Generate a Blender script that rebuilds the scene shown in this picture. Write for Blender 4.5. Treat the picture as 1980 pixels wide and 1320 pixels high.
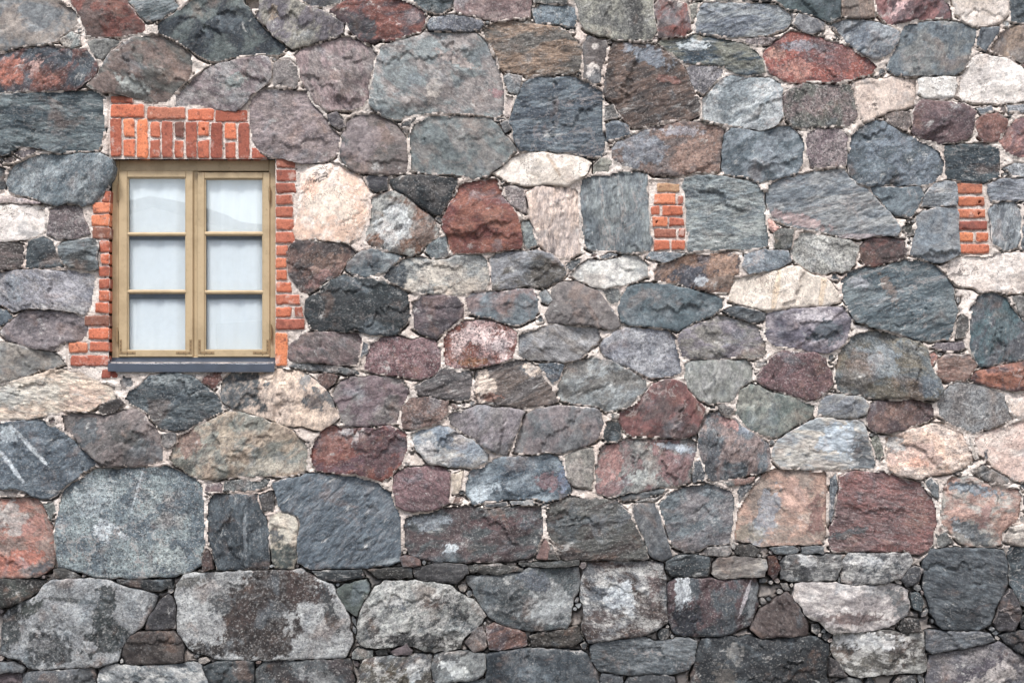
import bpy, math, random
import numpy as np

# ------------------------------------------------------------------ scene, camera, sky, sun, exposure
scene = bpy.context.scene
for o in list(bpy.data.objects):
    bpy.data.objects.remove(o)
COL = scene.collection
R = math.radians
PXM = 250.0                      # photograph pixels per metre of wall
GROUND_PY = 1490.0               # the ground line, below the frame
DIST = 12.0                      # camera to wall face
CAM_PY = 800.0                   # height of the camera, in wall pixels


def wx(px): return (px - 990.0) / PXM
def wz(py): return (GROUND_PY - py) / PXM


cam_data = bpy.data.cameras.new('camera')
cam = bpy.data.objects.new('camera', cam_data)
COL.objects.link(cam)
cam.location = (0, -DIST, wz(CAM_PY))
cam.rotation_euler = (R(90), 0, 0)
cam_data.sensor_width = 36
cam_data.lens = 36 * DIST / (1980 / PXM)
cam_data.shift_y = (CAM_PY - 660) / 1980
cam_data.clip_end = 500
scene.camera = cam

SUN_EL, SUN_AZ = 56, -24         # degrees; azimuth from the wall's outward normal, negative = left
world = bpy.data.worlds.new('World')
scene.world = world
world.use_nodes = True
wn = world.node_tree.nodes
bg = wn['Background']
sky = wn.new('ShaderNodeTexSky')
sky.sky_type = 'NISHITA'
sky.sun_disc = False
sky.sun_elevation = R(SUN_EL)
sky.sun_rotation = R(180 + SUN_AZ)
sky.air_density = 1.0
sky.dust_density = 4.0
sky.ozone_density = 1.0
world.node_tree.links.new(sky.outputs[0], bg.inputs[0])
bg.inputs[1].default_value = 0.074

sun_data = bpy.data.lights.new('sun', 'SUN')
sun_data.energy = 1.5
sun_data.angle = R(11)
sun_data.color = (1.0, 0.985, 0.97)
sun = bpy.data.objects.new('sun', sun_data)
COL.objects.link(sun)
d_ = np.array([math.sin(R(SUN_AZ)) * math.cos(R(SUN_EL)), -math.cos(R(SUN_AZ)) * math.cos(R(SUN_EL)), math.sin(R(SUN_EL))])
sun.rotation_euler = (math.atan2(math.hypot(d_[0], d_[1]), d_[2]), 0, math.atan2(d_[0], -d_[1]))
sun.location = (-3, -8, 9)

scene.view_settings.view_transform = 'Standard'
scene.view_settings.look = 'None'
scene.view_settings.gamma = 1
scene.view_settings.use_curve_mapping = False
scene.view_settings.exposure = 1.32

STONES = """
8f8780 7d7f80 f 20|-30,-25 104,-25 110,5 122,12 140,28 150,48 132,62 110,78 80,85 50,90 25,97 -30,118
8a5a52 7a625d f 0|143,-2 150,-25 225,-25 250,15 268,38 281,62 262,68 225,75 195,73 172,70 170,45 165,28
5a6468 737c80 s 10|243,4 300,0 330,2 342,15 330,25 312,35 285,38 272,28 255,15
66706f 4d565b f 38|305,48 345,20 380,2 400,-25 448,-25 470,12 500,48 530,75 556,94 535,103 500,108 450,113 420,115 395,108 362,92 335,75 310,62
8d8a80 7a7678 r 60|495,30 505,10 515,-25 560,-25 575,8 605,20 640,28 663,45 660,62 645,70 620,78 592,88 565,93 550,86 530,70 510,50
777875 6a6c70 r 5|582,-25 668,-25 652,5 630,16 605,14 585,4
86574f 6b5557 r 5|633,22 650,12 690,2 745,-4 780,2 800,12 820,25 822,45 810,62 780,68 740,75 710,77 690,68 675,45 655,38 638,30
707d82 5d686c r 0|812,-25 876,-25 870,15 855,27 840,24 820,18 806,6
7d5852 5d5a60 r 40|-30,118 20,100 45,95 80,96 120,97 140,100 165,100 178,115 187,132 185,145 165,157 145,168 110,168 80,170 40,176 -30,182
7b6c66 6d6a66 r 150|172,165 200,142 207,118 220,100 235,88 255,75 280,71 310,74 345,90 365,108 370,125 362,150 345,170 330,185 318,192 290,195 265,190 235,180 205,175
8e8f8a 7c7d7a g 0|172,85 190,78 225,78 240,80 225,95 210,105 195,110 180,100
8a908e a09c95 g 0|118,76 140,66 150,72 152,88 140,95 125,90
6c787b 4f5c62 s 0|-30,186 60,183 130,184 185,183 197,195 200,225 202,245 195,275 190,288 150,292 110,294 75,283 40,280 20,296 -30,300
6d666a 5c585c g 0|25,296 45,289 65,286 80,292 60,300 40,308
66737a 7d868a r 60|12,355 20,335 45,312 75,299 110,297 160,298 195,303 215,312 218,330 210,352 200,370 178,391 160,396 135,387 110,395 75,385 40,378 18,370
4a4f52 5a5f62 r 0|-30,322 10,330 12,340 8,365 -30,368
84787a 8a8686 r 150|342,205 345,190 365,172 385,150 400,140 430,125 470,114 515,111 524,130 522,150 505,163 488,175 470,195 455,212 430,209 400,205 370,200
857f7d 777270 g 0|532,128 560,121 572,130 577,155 570,170 550,171 533,165
857c7a 8f7f7f r 120|575,110 590,95 620,84 660,77 690,82 715,98 722,110 715,140 710,165 705,185 695,202 670,212 640,215 615,205 595,180 580,150
877b79 8d8181 r 10|485,205 490,192 510,178 540,174 575,176 590,182 610,205 635,238 655,265 657,285 650,300 635,312 620,315 590,309 545,300 520,299 500,290 492,280 485,250 483,225
706a6c 605c60 g 0|635,225 650,218 660,225 668,245 655,250 640,240
7d7370 6d6866 f 0|660,265 670,240 690,228 720,225 750,232 770,245 780,270 782,300 785,332 765,338 720,338 690,328 670,316 660,300
7f8788 8c8886 r 150|722,200 725,160 732,120 745,98 775,82 820,68 870,64 920,66 940,85 958,120 970,150 975,175 975,220 960,226 920,222 890,220 850,214 820,216 790,225 760,230 740,222
55585a 45484a r 0|772,248 780,238 805,226 812,230 792,244
70797a 7d7d7b f 150|795,260 800,240 825,228 870,226 930,229 950,233 965,248 985,275 990,290 980,310 960,330 940,340 910,343 860,340 820,335 797,328 792,300
75777a 66686a g 0|969,240 980,232 988,250 978,256
8e9394 7d8386 g 0|976,150 985,144 1008,148 1010,158 1000,183 985,177 978,165
a89c96 b5a8a0 g 0|978,187 992,190 990,215 985,228 978,225
806c6c 8c7a78 g 0|882,-25 1022,-25 1026,20 1022,32 990,30 960,32 930,35 905,30 885,22
7b8088 6c7078 g 0|828,50 835,39 860,34 900,35 930,39 934,50 925,59 890,60 850,57 832,56
6e6b66 8a7869 s 5|932,60 945,54 990,47 1040,51 1080,54 1100,72 1118,95 1124,118 1120,135 1090,140 1050,145 1020,146 995,140 975,138 965,120 950,92 938,74
75818a 68757d g 10|1033,20 1045,11 1108,15 1112,38 1108,48 1070,48 1040,46
7a7a75 6a6a68 g 0|1036,-25 1092,-25 1093,8 1060,8 1036,5
8f8f85 7a7b76 g 80|1102,-25 1252,-25 1262,30 1265,60 1255,72 1232,78 1195,72 1160,70 1135,52 1125,35 1120,10
6f6866 7a7573 f 0|1130,95 1140,74 1170,79 1172,95 1165,130 1160,160 1150,164 1130,150 1127,120
6c7880 59646e s 5|985,238 992,215 1000,182 1012,163 1030,154 1060,152 1110,156 1145,166 1164,182 1167,220 1167,285 1160,302 1140,300 1100,295 1060,290 1010,285 995,265
6d6c6a 7d7c7a g 0|1170,208 1185,202 1200,225 1190,231 1172,231
5c6670 757d84 g 0|1171,242 1195,237 1212,246 1220,262 1195,272 1173,270
d3c7b9 c2b5a5 p 30|955,335 975,319 1000,306 1030,298 1070,297 1100,299 1125,310 1140,316 1130,335 1110,352 1095,358 1050,357 1015,355 985,345
87877e 78786f g 0|1150,320 1160,309 1185,311 1183,325 1175,333 1148,338
915f58 7d6a68 r 60|1266,12 1280,5 1310,6 1325,14 1332,40 1332,55 1322,68 1300,70 1278,68 1271,45
a09f95 8f8e86 g 0|1336,10 1350,6 1346,30 1339,42
747c86 8b9194 s 10|1347,30 1360,11 1400,5 1460,6 1500,13 1525,30 1527,42 1510,55 1480,71 1450,72 1420,66 1380,65 1350,60 1345,45
50555a 44484c r 0|1340,-25 1492,-25 1488,1 1450,2 1400,-1 1345,-3
5a6a6c 4e5c60 f 20|1500,0 1510,-25 1621,-25 1621,35 1605,43 1580,35 1550,22 1520,14
85878a 76787c g 0|1535,45 1545,30 1570,37 1592,46 1588,55 1570,60 1545,52
5c5654 6e5f58 s 20|1170,150 1180,110 1190,86 1240,89 1275,94 1300,115 1315,126 1330,155 1345,185 1352,205 1345,222 1310,232 1260,238 1225,244 1205,230 1190,205 1170,180
787a70 59646a s 5|1272,83 1300,77 1340,74 1400,77 1440,86 1460,101 1470,130 1475,142 1440,144 1420,135 1400,125 1360,117 1320,118 1300,105 1282,92
878589 7a787c g 40|1330,133 1345,129 1380,131 1399,138 1393,150 1375,169 1358,184 1346,175 1336,155
7d878c 9aa0a2 r 30|1361,190 1385,167 1405,150 1440,150 1485,156 1505,166 1510,190 1505,225 1490,242 1470,248 1430,240 1390,232 1362,228 1357,210
93898a 857c7c g 0|1440,77 1460,72 1500,75 1485,86 1460,89 1446,86
7d5c5c 9a625a g 20|1480,108 1485,96 1510,84 1530,68 1560,79 1600,82 1640,96 1670,115 1692,126 1680,140 1650,152 1620,160 1580,160 1545,160 1520,152 1495,138 1485,125
6d7680 7f868c r 40|1608,47 1630,43 1680,49 1720,56 1738,63 1733,85 1720,98 1702,107 1690,111 1660,98 1640,80 1620,63
79706a 8a7a70 r 80|1625,-25 1686,-25 1686,28 1660,32 1630,30
6e5c60 8f6a6a r 60|1691,0 1700,-25 1810,-25 1830,15 1838,35 1790,38 1750,40 1720,45 1705,30 1694,15
68737a 757a7b f 60|1722,130 1730,100 1738,72 1750,47 1790,41 1840,43 1865,50 1892,59 1885,80 1872,110 1862,135 1845,145 1800,142 1760,145 1735,140
cfc2b6 bfb0a2 p 60|1851,0 1855,-25 1955,-25 1945,25 1930,42 1910,52 1880,52 1862,40 1855,20
5a646a 6a747a r 0|1956,5 1965,-25 2015,-25 2015,42 1960,38 1954,25
60676e 6f767c f 60|1896,56 1930,53 1932,65 1915,90 1905,101 1890,88 1892,70
7f7571 8a7a6e f 50|1913,100 1935,67 1960,59 2015,55 2015,126 1965,115 1940,110
dad0c6 c9c0b8 p 20|1851,185 1862,152 1872,122 1885,110 1910,111 1950,116 1970,131 1980,146 2015,160 2015,182 1960,190 1930,198 1895,196 1865,190
c9b4a3 bfa999 p 90|1651,162 1690,157 1740,152 1772,152 1772,185 1768,205 1740,212 1715,215 1695,228 1672,233 1662,215 1656,180
cfccc5 bdb8b0 p 0|1775,152 1800,147 1845,150 1847,165 1840,185 1820,190 1790,188 1774,182
6f716b 7c7270 g 80|1515,188 1530,176 1555,163 1590,163 1640,166 1649,178 1655,210 1654,222 1638,238 1600,245 1560,248 1535,240 1522,220
6a5a5e 725e60 r 20|1763,215 1780,194 1810,197 1850,206 1885,216 1882,235 1872,255 1850,268 1815,272 1785,268 1762,255 1766,238
8d827e 7d7470 g 0|1713,221 1740,216 1759,217 1767,238 1755,254 1735,245 1720,236
7d7074 8a7f80 g 50|1560,256 1580,250 1620,253 1640,265 1638,285 1635,318 1605,320 1575,318 1562,300 1558,275
737e88 5d6870 r 20|1641,290 1645,268 1670,247 1695,237 1720,246 1760,266 1790,281 1815,300 1823,315 1820,335 1805,354 1770,353 1740,358 1690,360 1655,355 1643,335
46525a 525e64 s 0|1830,289 1860,284 1900,283 1925,291 1930,315 1930,340 1900,348 1860,345 1830,348 1828,320
86625a 7a5c58 g 0|1889,235 1900,224 1925,223 1945,233 1944,255 1928,274 1905,271 1893,255
80666a 97706a r 40|1926,275 1945,247 1965,237 2015,233 2015,325 1970,300 1946,285
68707a 787f86 g 0|1889,213 1915,206 1918,214 1896,221
7f848a 8d9196 g 0|1948,206 1995,205 1995,216 1950,216
5f6c74 79838a r 30|1398,300 1402,264 1415,254 1440,260 1470,263 1500,257 1525,250 1548,265 1557,285 1550,315 1540,330 1500,340 1470,347 1430,345 1400,340 1395,325
8d7469 7d6f6a r 10|1180,290 1195,276 1225,260 1260,247 1310,243 1370,246 1398,251 1397,285 1390,310 1388,333 1360,338 1320,336 1280,335 1245,322 1215,318 1185,310
d3c9c0 c4bab0 p 0|-30,396 25,393 60,396 88,401 90,420 85,445 70,458 40,458 15,465 -30,466
a99b96 97898a g 0|-30,379 30,384 70,389 80,394 30,393 -30,394
85807f 7a7172 g 0|100,407 120,400 150,402 163,430 171,450 150,457 115,457 98,450 100,425
6d6260 5f5856 s 0|-30,476 20,472 47,474 48,490 42,515 20,520 -30,523
485257 565f64 r 20|51,480 60,466 85,464 100,471 108,495 117,514 110,519 75,517 51,521 47,510
777f82 5a6062 s 0|112,476 130,467 160,464 185,471 188,490 185,515 175,519 150,514 126,509 117,495
80828a 8c8a8c r 150|-30,542 15,527 60,523 120,524 165,529 182,536 180,560 175,585 160,602 130,602 90,595 55,590 25,600 8,590 -30,578
4f5b66 5a6670 f 0|-30,586 12,600 25,614 12,621 -30,624
857d7f 6f696d r 0|5,640 20,629 45,607 80,604 140,607 165,623 169,638 165,650 140,658 115,662 105,673 70,671 45,665 20,650
7f807e 8c8780 f 0|-30,672 30,670 70,681 110,691 119,703 100,711 70,718 40,728 15,737 -30,738
b0a89b bfae9d s 170|-30,755 20,741 60,727 100,720 160,727 200,742 218,753 219,769 200,779 165,792 130,787 100,790 60,802 20,806 -30,810
5c5654 4d4846 g 0|195,790 212,779 230,773 237,779 220,794 200,799
59656f 6a757e r 10|-30,822 30,817 70,817 100,827 120,841 135,858 160,875 180,890 182,900 165,915 145,932 120,948 100,960 80,955 50,945 20,943 -30,946
6f6b6a 7d7472 r 20|126,806 145,802 200,805 240,797 265,794 280,801 295,825 310,845 315,870 310,885 285,895 250,900 210,902 190,885 165,865 150,840 128,826
4f5a61 5d676c s 0|246,770 265,751 290,732 310,724 345,724 380,736 405,752 425,775 430,795 415,805 380,815 350,828 330,830 305,825 290,805 275,790 255,780
7f5b55 75544f g 0|394,740 408,722 428,724 429,735 415,752 401,748
7d7a78 706d6c g 0|314,840 325,836 342,839 342,855 325,867 314,860
b5a496 c0ad9c r 70|425,755 430,737 450,724 507,719 575,716 600,732 628,752 645,776 655,805 640,818 620,825 570,815 520,800 480,793 450,783 432,772
77605a 6b5752 g 0|616,728 630,722 650,729 645,742 632,751 620,742
7f7a78 7d7073 r 30|646,765 656,746 680,734 740,732 775,737 790,760 785,780 770,795 765,815 745,820 700,825 670,822 660,805 651,785
868880 9b8f80 r 40|335,870 345,846 370,830 410,812 440,800 470,802 500,816 525,822 560,839 585,861 593,880 590,905 570,915 530,920 490,922 440,920 400,922 365,920 345,900 333,885
86564e 74565a r 10|601,885 606,866 620,842 640,830 680,830 720,831 755,827 775,840 783,860 780,880 765,900 755,920 740,926 715,915 690,905 650,912 615,905 603,895
857068 7a6660 g 10|780,787 795,772 830,771 865,776 862,795 845,815 810,825 785,822 778,805
dccabb d8b59b p 60|586,332 600,322 640,320 665,333 695,346 712,366 716,380 712,410 705,435 690,455 670,467 640,462 600,462 575,458 573,430 581,400 586,370
92938f 8a7468 r 40|719,386 730,376 765,376 790,387 815,407 835,431 852,450 845,462 825,475 795,492 770,485 745,478 720,475 715,450 717,420
5f5d5c 45494c r 160|756,353 775,344 830,343 885,343 888,355 880,375 865,395 850,412 830,405 805,392 790,375 766,362
55555a 484a4e r 0|710,346 722,339 748,343 748,365 730,370 715,362
80504c 8a5a4e r 10|893,354 935,353 955,352 968,374 985,402 1002,430 1004,447 1010,469 1006,477 960,482 920,487 876,491 868,462 860,440 869,402 888,372
747d80 656e72 g 0|826,470 845,460 860,458 867,475 867,494 850,501 836,497 823,485
5d5656 7a635c r 40|558,490 575,472 610,470 660,473 680,481 690,487 670,505 660,520 640,535 615,550 590,562 575,550 562,530 556,515
626d74 7d8588 r 10|673,508 690,492 720,484 755,487 776,496 770,505 745,520 725,530 705,538 686,530 673,520
8b8e8c a7a299 r 0|741,538 755,524 780,504 800,502 830,507 860,506 885,497 930,494 940,506 947,545 939,557 910,564 880,567 850,564 800,559 770,552
494e51 3f474b r 15|593,605 600,586 625,571 635,552 655,541 700,541 740,546 765,560 785,571 790,590 793,610 780,622 765,640 745,643 715,638 690,632 660,640 630,637 605,635 595,620
5f595e 706468 r 0|798,590 815,579 850,575 880,577 892,591 889,610 870,630 845,650 826,645 805,630 798,610
717c82 857a7a f 10|901,579 915,570 960,567 1000,562 1030,558 1036,570 1037,590 1029,613 1010,623 985,617 950,611 915,600 905,590
84868a 6c6a68 r 0|952,501 960,492 1000,489 1035,490 1070,501 1088,515 1092,530 1075,540 1050,552 1010,555 980,559 953,559 950,530
716d6c 7e7876 f 0|1060,608 1068,585 1068,562 1085,550 1110,550 1140,561 1165,576 1185,605 1195,630 1160,632 1120,628 1080,624 1063,619
a9aaa6 b8b7b2 f 0|1104,535 1112,521 1130,510 1170,504 1210,497 1230,500 1247,515 1247,530 1225,540 1195,540 1170,551 1140,547 1118,541
938a88 877e7c g 0|976,363 1011,369 1019,395 1019,411 1000,401 985,391 977,375
b3a69f c4b2a6 s 85|1020,373 1040,364 1080,367 1110,364 1119,376 1122,420 1124,460 1119,485 1100,497 1085,497 1060,485 1045,470 1035,450 1026,420
6f787d 7b8385 s 88|1122,380 1126,349 1145,339 1180,336 1215,336 1247,341 1251,370 1254,420 1256,460 1255,480 1235,487 1200,490 1160,482 1135,475 1126,460 1127,430
87908f 7a8384 g 80|1010,426 1022,430 1035,456 1037,474 1020,481 1012,470
6a6f72 5c6164 g 0|1094,509 1110,500 1121,501 1119,515 1105,524 1096,520
7d8488 8c9296 g 0|1155,499 1180,490 1195,492 1175,501
7d7f7c 6f716e g 0|1168,564 1193,562 1199,574 1194,584 1181,589 1176,576
7a8082 8a8f90 g 0|1044,569 1055,562 1067,579 1060,589 1049,584
5a6970 6b757a f 10|1206,580 1216,561 1240,555 1290,552 1330,559 1370,571 1392,581 1390,595 1370,612 1340,628 1310,635 1270,632 1230,625 1206,620 1199,600
5d585c 8c7263 r 40|1269,540 1276,517 1295,507 1330,494 1370,490 1410,490 1425,496 1427,515 1420,545 1410,565 1385,565 1350,558 1310,550 1286,547
6f7a82 7f878e g 10|1438,515 1446,497 1475,489 1520,490 1527,505 1505,520 1475,528 1448,529
68737a 7a8288 g 0|1250,498 1260,489 1290,487 1324,491 1315,498 1285,506 1262,503
747f83 89908f s 0|1326,347 1345,340 1400,342 1440,347 1455,354 1470,371 1480,400 1482,430 1484,460 1481,474 1440,478 1400,480 1360,482 1336,486 1331,450 1329,400
727b82 868a8c s 12|1484,385 1488,362 1520,350 1580,340 1630,332 1643,346 1660,361 1690,386 1715,416 1735,445 1730,455 1690,452 1650,455 1620,460 1590,455 1560,442 1520,435 1496,425 1485,408
c09a90 b08a80 g 0|1486,422 1498,434 1508,442 1494,449 1487,440
70716e 62645f g 60|1497,451 1515,444 1534,447 1530,460 1525,476 1501,476
a2a29d 91918c g 0|1536,470 1546,452 1575,449 1610,457 1640,467 1654,477 1649,495 1638,519 1600,525 1570,525 1546,512 1534,500
d3c4b2 c9bba9 p 80|1412,561 1421,542 1450,532 1490,522 1530,518 1550,527 1580,541 1605,552 1615,566 1618,580 1590,590 1550,590 1510,597 1470,597 1440,585 1411,580
5f6468 52575b s 10|1401,603 1420,594 1460,600 1480,607 1478,619 1450,619 1420,611
6d6a76 8d878d r 0|1481,626 1487,607 1520,602 1580,596 1625,602 1637,620 1639,650 1629,665 1590,677 1550,678 1515,670 1496,660 1483,645
5f5352 7a5a56 f 0|1669,481 1685,464 1720,460 1747,467 1751,485 1744,499 1715,507 1690,514 1676,511 1668,498
65727a 717d84 f 30|1683,364 1720,363 1775,364 1779,376 1768,399 1759,417 1740,411 1720,404 1706,390 1692,376
8b9196 757b80 s 5|1786,395 1796,371 1806,354 1844,352 1847,375 1844,394 1815,397
737d85 7d8286 f 0|1763,490 1769,451 1777,422 1800,410 1846,404 1849,450 1851,489 1830,500 1805,504 1776,499
60615f 525350 g 0|1746,441 1764,434 1768,453 1755,459
59676e 6b767a s 20|1632,546 1641,532 1680,522 1720,517 1745,508 1790,507 1815,521 1835,541 1843,570 1847,600 1838,625 1834,655 1800,659 1770,655 1745,645 1720,635 1690,625 1661,615 1651,590 1637,570
cdbdb0 d6c9be p 0|1829,520 1841,507 1870,500 1920,494 2015,490 2015,572 1965,567 1925,560 1895,557 1870,550 1846,545 1833,535
7a8088 8a8f96 s 5|1916,361 1930,350 2015,350 2015,386 1960,389 1921,387
8d9498 7c8388 s 85|1917,411 1926,397 1960,392 1974,406 1974,460 1964,477 1940,480 1921,470 1918,440
7c8286 6e7478 g 80|1979,396 2015,392 2015,482 1977,481
8f9397 82878c g 0|1940,325 1960,317 2015,324 2015,341 1956,340
5f6268 576a70 r 80|1876,626 1886,601 1896,577 1920,570 1940,580 1955,602 1975,621 2015,642 2015,688 1960,694 1930,701 1897,706 1887,690 1881,660
82817f 72716f g 40|1962,577 2015,572 2015,630 1977,613
6b7274 737067 r 150|1621,700 1631,671 1646,654 1670,647 1710,645 1740,652 1775,662 1790,682 1800,710 1808,731 1820,755 1815,768 1770,770 1720,770 1680,768 1640,762 1621,755 1619,725
847c80 756d72 g 0|1801,673 1815,664 1864,662 1867,672 1850,679 1811,678
a07a70 946e66 g 0|1797,686 1805,681 1811,691 1809,705 1801,711 1796,700
5f5e5c 6f6e6c g 0|1851,621 1860,610 1871,621 1864,650 1851,654
83685f 8a7268 s 0|1813,692 1830,687 1870,692 1884,706 1879,725 1865,735 1835,737 1816,734 1809,720
66575a 8f6254 r 160|1874,735 1887,722 1915,712 1950,703 2015,690 2015,746 1965,753 1935,750 1906,745
898b8c 7f7d7c g 60|1813,779 1826,757 1850,742 1880,744 1910,752 1940,762 1950,786 1954,808 1930,820 1900,830 1878,835 1855,825 1836,815 1821,800
cbbcb0 d0b8a6 p 60|1947,767 1980,757 2015,757 2015,812 1975,809 1957,795
66585a 75605c r 60|1681,796 1691,780 1720,774 1770,774 1799,787 1801,800 1790,814 1760,822 1720,830 1690,830 1679,820
7b8086 8d8d8a r 10|1583,789 1600,772 1630,764 1665,770 1676,786 1670,797 1630,803 1595,802 1584,798
c4b4a8 c0a898 r 170|1709,871 1716,852 1740,842 1770,834 1800,824 1830,824 1860,836 1870,851 1883,880 1880,894 1850,905 1815,915 1780,922 1740,915 1721,905 1713,890
cfbcae c8ab9c p 20|1882,847 1900,840 1940,827 1980,817 2015,813 2015,928 1960,925 1930,910 1911,895 1892,880
8f969a a3a09a s 0|1496,881 1511,857 1540,837 1570,818 1595,810 1640,814 1665,822 1674,845 1685,870 1694,894 1690,904 1640,905 1590,905 1550,904 1511,902 1501,895
7b7d74 6e7068 g 0|1686,850 1692,840 1700,851 1707,880 1700,893 1693,870
7f6466 6d585a g 0|1464,725 1476,710 1491,692 1520,682 1570,683 1589,697 1598,720 1604,740 1590,755 1570,770 1540,765 1500,755 1471,742
7d787f 83807d r 0|1311,656 1321,642 1350,627 1395,614 1430,622 1459,632 1470,650 1479,680 1470,691 1430,692 1380,690 1321,688 1316,670
8d8a88 7f7c7a g 0|1466,701 1484,693 1489,704 1476,711 1464,708
7f828a 93959a g 20|1167,671 1191,647 1225,640 1290,642 1304,656 1311,690 1319,719 1290,725 1260,728 1235,720 1215,708 1191,700 1172,688
858883 8e8f8c f 80|1323,707 1345,700 1400,698 1444,700 1454,716 1454,735 1430,748 1415,774 1400,781 1370,779 1346,765 1331,745 1324,720
825a58 74605f f 60|1196,800 1216,792 1241,766 1261,744 1290,740 1315,742 1335,759 1350,776 1357,790 1349,815 1344,835 1330,844 1300,843 1250,845 1226,843 1211,830 1201,818
68736f 82857e f 70|1426,780 1431,757 1450,744 1480,752 1510,766 1550,777 1574,786 1570,800 1540,815 1515,830 1490,838 1460,835 1441,820 1426,800
857673 6f7276 r 70|1357,831 1367,808 1390,798 1420,812 1450,841 1479,862 1484,880 1479,905 1460,915 1420,928 1386,931 1367,925 1360,900 1354,870
7f7c79 6f6c6a g 0|1386,783 1400,780 1417,791 1410,802 1396,799
876c6c 7c7876 r 60|1152,911 1154,882 1171,864 1210,852 1260,849 1330,851 1344,857 1346,880 1337,900 1333,929 1300,938 1260,942 1210,954 1181,957 1162,945
7d8288 6c7176 g 60|1341,892 1354,888 1357,910 1361,929 1341,931 1338,915
8a5a50 9c7f7c g 40|861,656 866,642 890,630 935,624 970,632 994,644 997,665 989,689 960,702 920,708 880,710 859,704 856,680
7d6062 8a7072 g 20|706,691 716,667 740,657 790,659 839,664 851,681 852,705 844,719 820,727 780,722 745,718 711,711
736a69 7d6c6c r 150|563,671 580,652 600,647 650,644 694,650 702,657 699,680 689,704 650,705 615,700 580,698 561,690
76797d 686b6f g 0|704,661 714,664 711,684 699,690
8d8d8e 7f7c7a r 150|1000,671 1006,652 1035,642 1080,630 1120,632 1154,637 1157,650 1144,670 1120,691 1090,697 1060,692 1035,683 1006,681
8a9091 7d7e7c r 30|1079,745 1086,722 1110,702 1140,697 1180,697 1220,716 1250,739 1254,755 1235,770 1210,785 1170,792 1140,788 1115,780 1086,770
5c6670 6a747c g 0|1046,706 1060,704 1087,707 1084,725 1070,741 1059,728 1051,716
736862 6a6462 s 20|921,746 927,722 960,707 1000,700 1039,714 1050,731 1065,756 1074,774 1050,780 1010,780 970,775 926,771
5b5a5c 6f6a6a s 10|846,731 856,717 880,716 904,720 909,740 904,769 880,773 850,768 816,759 811,749 830,739
7a7676 868083 r 50|866,806 886,797 920,792 970,792 1014,797 1009,815 995,835 985,855 977,874 955,865 930,850 901,835 881,822
827a7b 78787a f 70|996,870 1006,841 1017,802 1060,797 1120,792 1140,787 1157,792 1161,820 1154,844 1130,860 1090,865 1060,870 1030,875 1006,875
464d50 3d4447 f 0|1169,845 1180,820 1194,820 1199,845 1194,854 1173,854
858f98 9a9b9a r 20|801,841 821,830 850,827 880,839 910,856 939,880 939,889 920,899 895,895 860,890 831,887 811,870
745f62 7d6467 r 150|763,921 771,912 800,907 850,912 869,914 871,940 864,969 835,984 800,984 771,975 763,955
5f6d78 78848c r 10|906,936 916,914 950,897 1000,887 1060,882 1084,896 1094,920 1099,949 1080,961 1020,965 960,968 916,971 906,955
807e78 8f8a84 g 70|1099,887 1111,877 1144,868 1149,876 1146,915 1139,939 1111,935 1101,920
b5a999 a89c8c f 85|876,917 894,912 894,930 884,954 876,954 873,935
66595a 5c5e60 r 10|781,1012 787,1002 830,992 880,987 940,982 1000,977 1044,982 1049,1000 1044,1040 1030,1071 990,1077 960,1084 920,1081 880,1084 830,1080 796,1075 782,1050
554e4c 62625f s 10|1056,991 1071,977 1110,966 1150,967 1189,974 1209,1000 1230,1030 1250,1055 1252,1077 1200,1080 1140,1080 1091,1080 1076,1060 1061,1030
717476 62666a f 80|1226,977 1240,970 1264,973 1274,1000 1284,1030 1296,1074 1280,1079 1257,1074 1251,1045 1236,1010
6d777c 757578 r 30|1276,977 1291,962 1330,947 1370,941 1409,948 1418,966 1414,1010 1409,1049 1375,1055 1340,1062 1301,1050 1291,1020 1279,995
92847a a58a7c r 160|1424,1021 1432,972 1451,947 1476,932 1500,912 1550,910 1594,914 1599,950 1594,1000 1589,1049 1560,1050 1500,1052 1460,1050 1422,1042
7d6868 866462 s 165|1607,1050 1614,1000 1620,950 1624,922 1660,914 1705,917 1740,934 1779,937 1804,961 1809,1000 1807,1050 1790,1064 1750,1062 1700,1067 1650,1065 1611,1064
7f8388 71757a g 80|1606,926 1615,917 1617,945 1611,990 1606,1008
989690 a28a80 r 10|1824,990 1827,952 1846,930 1880,927 1930,937 1969,952 1979,966 1970,985 1960,1009 1940,1030 1934,1051 1900,1056 1870,1055 1846,1035 1827,1010
8d8680 a39c94 r 0|1942,1031 1951,1018 1975,1017 2015,1021 2015,1048 1960,1051 1942,1045
5a6068 4c5258 f 0|1977,962 2015,952 2015,1004 1980,985
5d656c 6c747a s 160|1788,1100 1802,1064 1840,1062 1900,1060 1939,1067 1946,1090 1943,1130 1929,1175 1914,1204 1890,1217 1850,1215 1825,1212 1806,1180 1798,1130
4f5a60 5f6a70 r 20|1952,1062 2015,1057 2015,1160 1972,1164 1957,1130 1952,1100
6d6a6e 5d5a5e r 0|1937,1166 1954,1138 1963,1165 1973,1190 1959,1214 1932,1214 1923,1200
3f4448 50555a r 0|1967,1191 2015,1172 2015,1213 1972,1212
5c656a 4d565b s 10|1291,1086 1301,1079 1340,1077 1369,1080 1371,1095 1364,1112 1335,1111 1301,1105 1291,1098
807a76 958f88 s 0|1381,1091 1391,1077 1440,1077 1479,1082 1483,1095 1474,1111 1430,1112 1391,1114 1380,1107
6e4840 5c3e3a r 60|1487,1077 1498,1072 1506,1095 1494,1118 1485,1110
7b7c7c 646668 l 0|1510,1086 1521,1072 1570,1072 1623,1074 1623,1095 1614,1114 1570,1115 1512,1114 1507,1100
8f8f8f 6a6a6c l 0|1630,1086 1642,1071 1700,1073 1754,1071 1758,1085 1739,1114 1700,1121 1650,1127 1630,1121
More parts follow.
